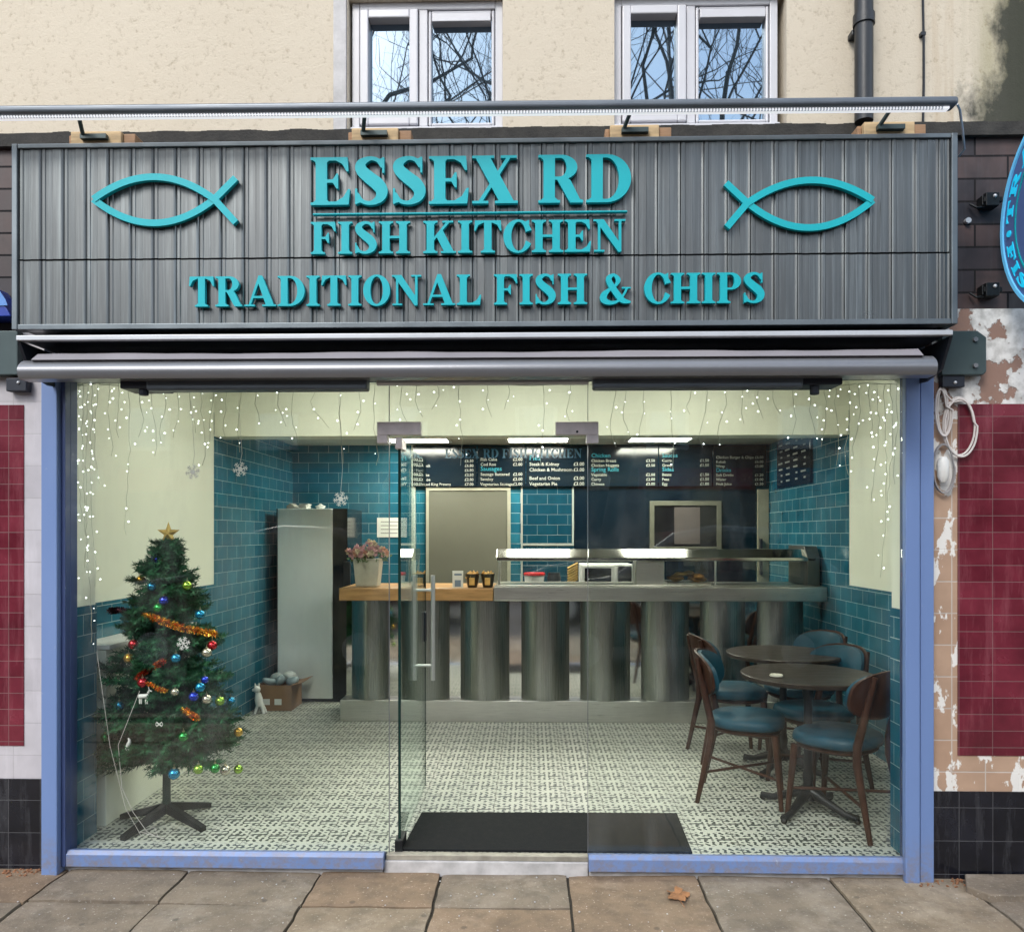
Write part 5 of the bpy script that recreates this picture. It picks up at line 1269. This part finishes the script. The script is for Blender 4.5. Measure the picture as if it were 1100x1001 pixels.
# snowflake ornaments
def flake_mesh(mb, c, r_, y):
    for k in range(6):
        a_ = k * math.pi / 3 + .2; e = Vector((math.cos(a_), 0, math.sin(a_))); c0 = Vector((c.x, y, c.z)); mb.tube([c0, c0 + e * r_], .0022, 5)
        for q in (.45, .72):
            for s in (-1, 1):
                b_ = a_ + s * 1.0; f_ = Vector((math.cos(b_), 0, math.sin(b_))); mb.tube([c0 + e * r_ * q, c0 + e * r_ * q + f_ * r_ * .32], .0020, 5)
    return mb
for px, py, lab in ((197, 691, 'white snowflake ornament on the front of the christmas tree'),):
    zz = Z(py, TY, px); y = max(.035, TY - YSQ * trad(zz) - .01); c = at(px, py, y); solo('tree_snowflake', flake_mesh(MB(), c, .034, y), M['white'], lab, 'ornament', (c.x, y, c.z))
for px, py, lab in ((154, 748, 'white reindeer ornament on the left of the christmas tree'), (140, 800, 'white curled ornament low on the left of the christmas tree'), (171, 778, 'small white bow ornament in the lower middle of the tree')):
    zz = Z(py, TY, px); y = max(.035, TY - YSQ * 1.04 * math.sqrt(max(.0, trad(max(.3, zz)) ** 2 - (X(px, TY) - TX) ** 2))); c = at(px, py, y)
    mb = MB()
    if 'reindeer' in lab:
        mb.tube([(c.x - .02, y, c.z), (c.x + .02, y, c.z + .004)], [.012, .011], 8)
        for dx in (-.018, -.01, .012, .02): mb.tube([(c.x + dx, y, c.z), (c.x + dx, y, c.z - .035)], [.005, .003], 6)
        mb.tube([(c.x + .018, y, c.z), (c.x + .03, y, c.z + .03), (c.x + .042, y, c.z + .026)], [.007, .006, .004], 6)
        mb.tube([(c.x + .03, y, c.z + .03), (c.x + .024, y, c.z + .05)], .002, 4)
    elif 'curled' in lab: mb.tube([(c.x - .01 + .006 * math.sin(k), y, c.z + .035 - .010 * k) for k in range(8)], [.003, .006, .009, .010, .009, .010, .007, .003], 8)
    else:
        for s in (-1, 1): mb.tube([(c.x, y, c.z), (c.x + s * .012, y, c.z + .012), (c.x + s * .018, y, c.z), (c.x + s * .012, y, c.z - .008), (c.x, y, c.z)], .003, 6)
    solo('hanging_ornament', mb, M['white'], lab, 'ornament', (c.x, y, c.z), smooth=60)

# ------------------------------------------------------------ fairy lights behind the glass
YI = .05
LEDM = bpy.data.meshes.new('bulb')
_m = MB().ball((0, 0, 0), .0027, 8); LEDM.from_pydata(_m.v, [], _m.f); LEDM.materials.append(M['led']); LEDM.polygons.foreach_set('use_smooth', [True] * len(LEDM.polygons))
def lights(label, strands, cable, seed, mxn=98):
    r = random.Random(seed); c0 = at(strands[0][0], 415, YI)
    t = thing('icicle_lights', label, 'fairy lights', (c0.x, YI, zS - .02), group='strings of white fairy lights inside the window')
    wb = MB(); wb.tube([at(px, 413 + 1.5 * math.sin(i * 2.1), YI) for i, px in enumerate(cable)], .0016, 4); n = 0
    bulbs = []
    for px, pyb, cnt, sway in strands:
        P = []; ph = r.uniform(0, 6); m = max(4, int((pyb - 410) / 10))
        for k in range(m + 1):
            q = k / m; P.append((px + sway * math.sin(ph + q * 5) * q + r.uniform(-1.2, 1.2), 412 + (pyb - 412) * q, YI + r.uniform(-.012, .012)))
        wb.tube([at(*p) for p in P], .0011, 4)
        for k in range(cnt):
            q = min(.999, (k + .4 + r.uniform(-.3, .5)) / cnt) * m; i_ = int(q); a_, b_ = at(*P[i_]), at(*P[min(m, i_ + 1)])
            bulbs.append(a_.lerp(b_, q - i_) + Vector((r.uniform(-.028, .028), r.uniform(-.006, .006), r.uniform(-.02, .02))))
    wb.build('wire', M['wire'], t, smooth=60)
    for b_ in bulbs[:mxn]:
        o = bpy.data.objects.new('bulb', LEDM); COL.objects.link(o); o.parent = t; o.location = b_ - t.location; o.scale = (r.uniform(.55, 1.15),) * 3
    return t
lights('dense bright string of white fairy lights hanging down the left window edge', [(80, 660, 17, 2), (84, 560, 15, 4), (89, 610, 16, 4), (94, 690, 18, 5), (99, 630, 16, 4), (104, 520, 13, 4)], (78, 92, 106), 3)
lights('white fairy lights scattered over the cream wall above the christmas tree', [(117, 490, 6, 5), (128, 470, 6, 4), (138, 575, 7, 4), (150, 470, 6, 6), (164, 490, 6, 6), (176, 475, 6, 6), (190, 470, 5, 5), (205, 465, 8, 6), (217, 500, 8, 6), (228, 475, 6, 4), (243, 470, 5, 4)], (106, 130, 160, 190, 220, 250), 5)
lights('white fairy lights on drooping wires between the tree side and the doorway', [(258, 486, 4, 4), (275, 455, 3, 4), (300, 458, 5, 8), (316, 478, 5, 5), (340, 460, 3, 14), (366, 498, 4, 3), (385, 462, 4, 6), (402, 500, 4, 4)], (250, 280, 310, 350, 380, 412), 8)
lights('white fairy lights on thin wires over the transom above the open doorway', [(432, 456, 4, 6), (448, 448, 3, 5), (470, 440, 3, 6), (494, 500, 6, 4), (524, 448, 3, 5), (546, 440, 3, 6), (583, 500, 6, 3), (612, 452, 4, 4)], (420, 450, 490, 530, 570, 630), 11)
lights('white fairy lights hanging inside the right pane left of its bright cluster', [(660, 480, 4, 6), (672, 470, 4, 6), (690, 470, 3, 5), (722, 505, 5, 3), (742, 445, 3, 5), (758, 480, 4, 8), (778, 478, 4, 8), (798, 455, 4, 4), (815, 450, 4, 6), (832, 445, 3, 6), (852, 470, 4, 4)], (634, 680, 720, 760, 800, 862), 13)
lights('bright cluster of white fairy lights at the right edge of the right pane', [(872, 470, 4, 5), (886, 480, 6, 5), (898, 500, 7, 5), (912, 510, 8, 6), (922, 490, 8, 6), (934, 470, 8, 6), (942, 540, 10, 6), (950, 620, 13, 5), (957, 560, 11, 4), (963, 520, 7, 4)], (866, 900, 930, 964), 17)
for px, py0, py, lab in ((258, 470, 504, 'hanging snowflake decoration over the tiles at the left'), (366, 470, 536, 'hanging snowflake decoration above the fridge edge'), (207, 470, 507, 'pale snowflake decoration on the cream wall right of the tree star')):
    c = at(px, py, YI); mb = flake_mesh(MB(), c, .036 if py > 470 else .025, YI); mb.tube([at(px - 2, py0 - 40, YI), at(px + 2, (py0 + py) / 2, YI), Vector((c.x, YI, c.z + .03))], .0011, 4)
    mb.tube([Vector((c.x, YI - .003, c.z)), Vector((c.x, YI + .003, c.z))], .012, 8)
    solo('snowflake_decoration', mb, M['white'], lab, 'decoration', (c.x, YI, c.z), group='snowflakes hanging with the fairy lights')

# ------------------------------------------------------------ right wall details
def coil(pts, r_, mat, name, label, cat, wraps=3, jit=.006):
    mb = MB()
    for w_ in range(wraps):
        P = []
        for k in range(36):
            q = 2 * math.pi * k / 36; px, py, rx, ry = pts
            p = at(px + rx * math.cos(q) + rnd.uniform(-.15, .15), py + ry * math.sin(q), -.05)
            P.append(p + Vector((w_ * jit * math.sin(q * .5 + w_), -.006 * w_, -w_ * jit * abs(math.sin(q * .5)))))
        mb.tube(P, r_, 6, close=True)
    return mb
cm = coil((1030, 458, 17, 31), .0048, None, '', '', '', 2, .010); cm.tube([at(1012, 415, -.06), at(1016, 424, -.06), at(1024, 432, -.055), at(1034, 430, -.055), at(1042, 434, -.055)], .0045, 6)
solo('cable_coil', cm, M['cable_white'], 'round loop of white cable hanging over the maroon tiles under the awning bracket', 'cable', tuple(at(1030, 490, -.04)), smooth=60)
cm = coil((1012, 441, 6.5, 25), .0048, None, '', '', '', 3, .008)
solo('cable_coil', cm, M['cable_white'], 'narrow bundle of white cable hanging beside the blue post', 'cable', tuple(at(1012, 466, -.04)), smooth=60)
jb_ = thing('junction_box', 'white cylinder connector hung in a grey cable loop on the beige tiles', 'connector', tuple(at(1013, 528, -.04)))
c = at(1013, 505, -.06); MB().tube([(c.x, c.y, c.z - .055), (c.x, c.y, c.z - .03), (c.x, c.y, c.z + .04), (c.x, c.y, c.z + .06)], [.012, .025, .025, .014], 16).build('connector', M['white'], jb_, smooth=40)
mb = coil((1013, 503, 11.5, 26), .0045, None, '', '', '', 2, .004); mb.build('cable_loop', simple('grey_cable', (.28, .27, .27), .5), jb_, smooth=60)
# brackets and round projecting sign
YR0 = -.02; SXX = 2.165
ps = thing('round_projecting_sign', 'round blue projecting sign with turquoise ring lettering at the right edge', 'shop sign', (SXX, -.45, Z(322, -.45, 1100) - .0))
scn = Vector((SXX, -.50, Z(240, -.17, 1085))); Rd = .455
def disc(r0, r1, x0, x1, mat, nm, n=64):
    mb = MB(); vs = []
    if r0 <= 0:
        pts = [(scn.y + r1 * math.cos(2 * math.pi * k / n), scn.z + r1 * math.sin(2 * math.pi * k / n)) for k in range(n)]
        mb.prism(pts, x0, x1, 'x')
    else:
        for x in (x0, x1):
            for r_ in (r0, r1):
                vs += [(x, scn.y + r_ * math.cos(2 * math.pi * k / n), scn.z + r_ * math.sin(2 * math.pi * k / n)) for k in range(n)]
        fs = []
        for a_, b_ in ((0, 1), (1, 3), (3, 2), (2, 0)):
            for k in range(n): fs.append((a_ * n + k, a_ * n + (k + 1) % n, b_ * n + (k + 1) % n, b_ * n + k))
        mb.add(vs, fs)
    return mb.build(nm, mat, ps, smooth=40)
disc(0, Rd - .01, SXX - .02, SXX + .06, emit('sign_navy_face', (.06, .10, .24), .12), 'face')
disc(Rd - .012, Rd + .004, SXX - .028, SXX + .068, emit('sign_rim', (.12, .45, .75), .15), 'rim')
disc(Rd * .775, Rd * .79, SXX - .024, SXX - .0205, M['teal_paint'], 'inner_ring')
SL = emit('sign_lettering_turquoise', (.01, .40, .62), .35)
def ring_text(txt_, a0, a1, inward, name):
    mb = MB(); lay, tot = text_layout(txt_, gap=.12, space=.5); h = Rd * .095
    for c_, x, w_ in lay:
        def fn(u, v, t, x=x):
            q = (x + u) / tot; ang = a0 + (a1 - a0) * q; rr = Rd * .835 + (v * h if inward else (1 - v) * h)
            # angle measured in the disc seen from -x, 0 = towards the street side (right in view), counter-clockwise up
            return (SXX - .024 + t * .004, scn.y - rr * math.cos(ang), scn.z + rr * math.sin(ang))
        glyph_mesh(mb, c_, fn, None)
    mb.build(name, SL, ps)
ring_text('TRADITIONAL', R(176), R(4), True, 'ring_lettering')
ring_text('FISH & CHIPS', R(190), R(350), False, 'ring_lettering')
mb = MB()
for a_ in (R(183), R(-3)): q = (scn.y - Rd * .88 * math.cos(a_), scn.z + Rd * .88 * math.sin(a_)); mb.tube([(SXX - .026, *q), (SXX - .0205, *q)], .014, 12)
mb.build('ring_dot', SL, ps)
mb = MB()
for body, z, s in (('ESSEX RD', .02, .13), ('FISH KITCHEN', -.10, .09)):
    lay, tot = text_layout(body, space=.34); wd = Rd * 1.22; k_ = wd / tot
    for c_, x, w_ in lay: glyph_mesh(mb, c_, lambda u, v, t: (SXX - .024 + t * .004, scn.y + wd / 2 - (x + u) * k_, scn.z + z + v * s), None)
mb.build('centre_lettering', SL, ps)
for i, (py, lab) in enumerate(((217, 'upper'), (313, 'lower'))):
    c = at(1062, py, -.02); mb = MB().box(c.x - .035, SXX - .021, -.05, -.03, c.z - .012, c.z + .012).box(c.x - .03, c.x + .03, -.055, .005, c.z - .03, c.z + .03).box(c.x - .04, c.x - .0305, -.04, .005, c.z - .022, c.z + .022)
    mb.tube([(c.x - .08, -.01, c.z - .005), (c.x - .06, -.03, c.z - .03), (c.x - .02, -.03, c.z - .025)], .006, 6)
    mb.build('wall_bracket', M['iron'], ps, bevel=.003)
    MB().ball((c.x + .008, -.056, c.z + .012), .009, 8).build('bracket_bolt', M['alu_light'], ps, smooth=60)
c = at(1040, 237, -.01); solo('wall_plug', MB().tube([(c.x, -.015, c.z), (c.x, .004, c.z)], .013, 12), M['alu_light'], 'small pale round wall plug on the dark bricks right of the fascia sign', 'wall fixing', (c.x, -.01, c.z))
# neighbour's blue sign at the left edge
nb_ = thing('neighbour_sign', 'corner of the blue sign of the next shop at the left edge', 'shop sign', (-2.62, -.1, Z(343, -.1)))
a = at(14.5, 341, -.10); MB().prism([(a.x - 1.2, a.z), (a.x, a.z), (a.x - .015, a.z + .03), (a.x - .09, Z(304, -.1)), (a.x - 1.2, Z(304, -.1))], -.12, .0, 'y').build('board', simple('bright_blue_board', (.006, .035, .30), .3), nb_, bevel=.004)
MB().add([at(-30, 330, -.125), at(8, 328, -.125), at(6, 322, -.125), at(0, 313, -.125), at(-30, 313, -.125), at(-30, 330, -.121), at(8, 328, -.121), at(6, 322, -.121), at(0, 313, -.121), at(-30, 313, -.121)],
         [(0, 1, 2, 3, 4), (9, 8, 7, 6, 5), (0, 5, 6, 1), (1, 6, 7, 2), (2, 7, 8, 3), (3, 8, 9, 4), (4, 9, 5, 0)]).build('pale_stripe', simple('light_blue_print', (.10, .25, .60), .3), nb_)

# pavement debris
def leaf(px, py):
    d = at(px, py, 0) - Vector((0, -D, HC)); t = (PZ + .004 - HC) / d.z; c = Vector((0, -D, HC)) + d * t
    mb = MB(); L = []; n = 30
    for k in range(n):
        a_ = 2 * math.pi * k / n; r_ = .042 * (.55 + .45 * abs(math.cos(2.5 * a_))) * (1 + .15 * math.sin(9 * a_)); L.append((c.x + r_ * math.cos(a_) * 1.25, c.y + r_ * math.sin(a_) * 1.6, c.z + .006 + .012 * abs(math.sin(a_ * 1.5)) + .004 * math.sin(5 * a_)))
    vs = L + [(x, y, z - .0015) for x, y, z in L] + [(c.x, c.y, c.z + .010), (c.x, c.y, c.z + .008)]
    fs = [(k, (k + 1) % n, 2 * n) for k in range(n)] + [(n + (k + 1) % n, n + k, 2 * n + 1) for k in range(n)] + [(k, n + k, n + (k + 1) % n, (k + 1) % n) for k in range(n)]
    mb.add(vs, fs).tube([(c.x, c.y - .04, c.z + .008), (c.x + .01, c.y - .10, c.z + .004)], .0015, 5)
    return solo('dead_leaf', mb, simple('brown_leaf', (.26, .12, .05), .8, 0, .35, 40), 'curled brown dead leaf lying on the paving right of the doorway', 'leaf', tuple(c), smooth=30)
leaf(728, 963)
def pvp(px, py): d = at(px, py, 0) - Vector((0, -D, HC)); t = (PZ - HC) / d.z; return Vector((0, -D, HC)) + d * t
a = pvp(1038, 958); mb = MB()
mb.prism([(a.x, a.y), (a.x + .05, a.y - .09), (a.x + .9, a.y - .075), (a.x + .9, .0 - .04), (a.x + .06, -.05)], PZ - .01, PZ + .028, 'z')
solo('loose_paving_slab', mb, M['paving'], 'raised broken paving slab against the black tiles at the right', 'paving slab', (a.x + .3, a.y, PZ), bevel=.006, noisy=.006)
mb = MB(); r2 = random.Random(5)
for k in range(260):
    x = r2.uniform(xr0 - .1, xr0 + .62) if k % 2 else r2.uniform(X(10, 0) - .2, xl0); y = r2.uniform(-.13, -.04); s = r2.uniform(.002, .009)
    mb.ball((x, y, PZ + s * .4), s, 5, .7, 3)
tag(mb.build('crumbled_grit', M['grit'], noisy=.002), kind='stuff', label='orange brown crumbs of mortar along the foot of the tiled walls')
mb = MB()
for k in range(150):
    x = r2.uniform(-2.6, 2.7); y = r2.uniform(-.62, -.05); s = r2.uniform(.0015, .005); mb.ball((x, y, PZ + s * .5), s, 5, .6, 3)
tag(mb.build('scattered_grit', M['white_paint'], noisy=.002), kind='stuff', label='tiny pale bits of grit scattered over the paving')

# ------------------------------------------------------------ across the street, seen only in reflections
def bare_tree(x, y, h, seed, label):
    r = random.Random(seed); t = thing('bare_tree', label, 'tree', (x, y, PZ), group='bare street trees')
    tk = MB(); br = MB()
    def grow(p, d, L, r_, dep):
        P = [p]; q = p.copy(); dd = d.copy()
        for k in range(4):
            dd = (dd + Vector((r.uniform(-.2, .2), r.uniform(-.2, .2), r.uniform(-.05, .12)))).normalized(); q = q + dd * L / 4; P.append(q.copy())
        (tk if dep < 2 else br).tube(P, [r_ * (1 - .1 * k) for k in range(5)], 7 if dep < 3 else 3, caps=False)
        if dep < 7:
            for k in range(3 if dep < 4 else (3 if dep < 6 else 2)):
                ax = Vector((r.uniform(-1, 1), r.uniform(-1, 1), r.uniform(-.25, .8))).normalized()
                grow(P[r.choice((2, 3, 4))] if k else q, (dd * .9 + ax * .85).normalized(), L * r.uniform(.62, .85), r_ * (.50 if k else .70), dep + 1)
    for a_ in range(1): grow(Vector((x, y, PZ)), Vector((.05, .05, 1)).normalized(), h * .36, .19, 0)
    tk.build('trunk', M['bark'], t, smooth=60); br.build('branches', M['bark'], t)
bare_tree(-2.2, -8.2, 13, 4, 'bare winter street tree across the road on the left')
bare_tree(1.2, -9.2, 14, 9, 'bare winter street tree across the road in the middle')
bare_tree(4.4, -8.4, 13, 15, 'bare winter street tree across the road on the right')
op = thing('opposite_terrace', 'brown brick terrace across the road with white windows', 'building', (0, -17, PZ))
B(-30, 30, -22, -17, PZ, 6.6).build('facade', tile_mat('stock_brick', ((.20, .11, .07), (.28, .17, .11)), (.22, .19, .16), .22, .075, 'x', rough=.7)[0], op)
for k in range(9):
    for z0_ in (3.7,): 
        x = -14 + 3.4 * k; w_ = B(x, x + 1.1, -16.99, -16.9, z0_, z0_ + 1.7).build('window', M['white_upvc'], op); B(x + .1, x + 1.0, -16.89, -16.885, z0_ + .1, z0_ + 1.6).build('pane', M['window'], w_)
    B(-14 + 3.4 * k, -14 + 3.4 * k + 2.4, -16.99, -16.85, PZ + .5, 2.6).build('shop_window', M['black_gloss'], op)
    B(-14.2 + 3.4 * k, -14.2 + 3.4 * k + 2.9, -16.99, -16.8, 2.65, 3.2).build('shop_fascia', simple('fascia_paint', ((.5, .5, .48), (.30, .05, .05), (.05, .12, .25), (.55, .5, .3))[k % 4], .5), op)
def car(x0, y, col, label):
    z0_ = PZ - .12; t = thing('parked_car', label, 'car', (x0 + 2.1, y, z0_), group='cars parked across the road')
    prof = [(0, .45), (.05, .75), (.5, .92), (1.2, 1.0), (1.9, 1.42), (2.4, 1.50), (3.1, 1.47), (3.9, 1.05), (4.2, .95), (4.25, .5), (4.15, .3), (3.9, .28), (.3, .28)]
    MB().prism([(x0 + a, z0_ + b * 1.2) for a, b in prof], y - .85, y + .85, 'y').build('body', simple('car_paint_' + label[:4], col, .2, .3, .05, 2, coat=1.), t, bevel=.08, seg=3, smooth=40)
    for s in (y - .86, y + .80):
        MB().prism([(x0 + 1.45, z0_ + 1.23), (x0 + 1.98, z0_ + 1.62), (x0 + 3.05, z0_ + 1.66), (x0 + 3.6, z0_ + 1.27)], s, s + .06, 'y').build('side_window', M['black_gloss'], t)
        for wx in (.85, 3.35):
            c = Vector((x0 + wx, s + .0, z0_ + .32)); wh = MB().tube([c + Vector((0, -.06, 0)), c + Vector((0, .1, 0))], .32, 24).build('wheel', M['rubber'], t, smooth=40)
            MB().tube([c + Vector((0, -.075, 0)), c + Vector((0, .115, 0))], .2, 16).build('rim', M['alu_light'], wh)
car(-.2, -6.6, (.10, .11, .12), 'dark hatchback parked opposite the doorway')
car(-5.4, -6.6, (.05, .012, .012), 'dark red hatchback parked to the left across the road')
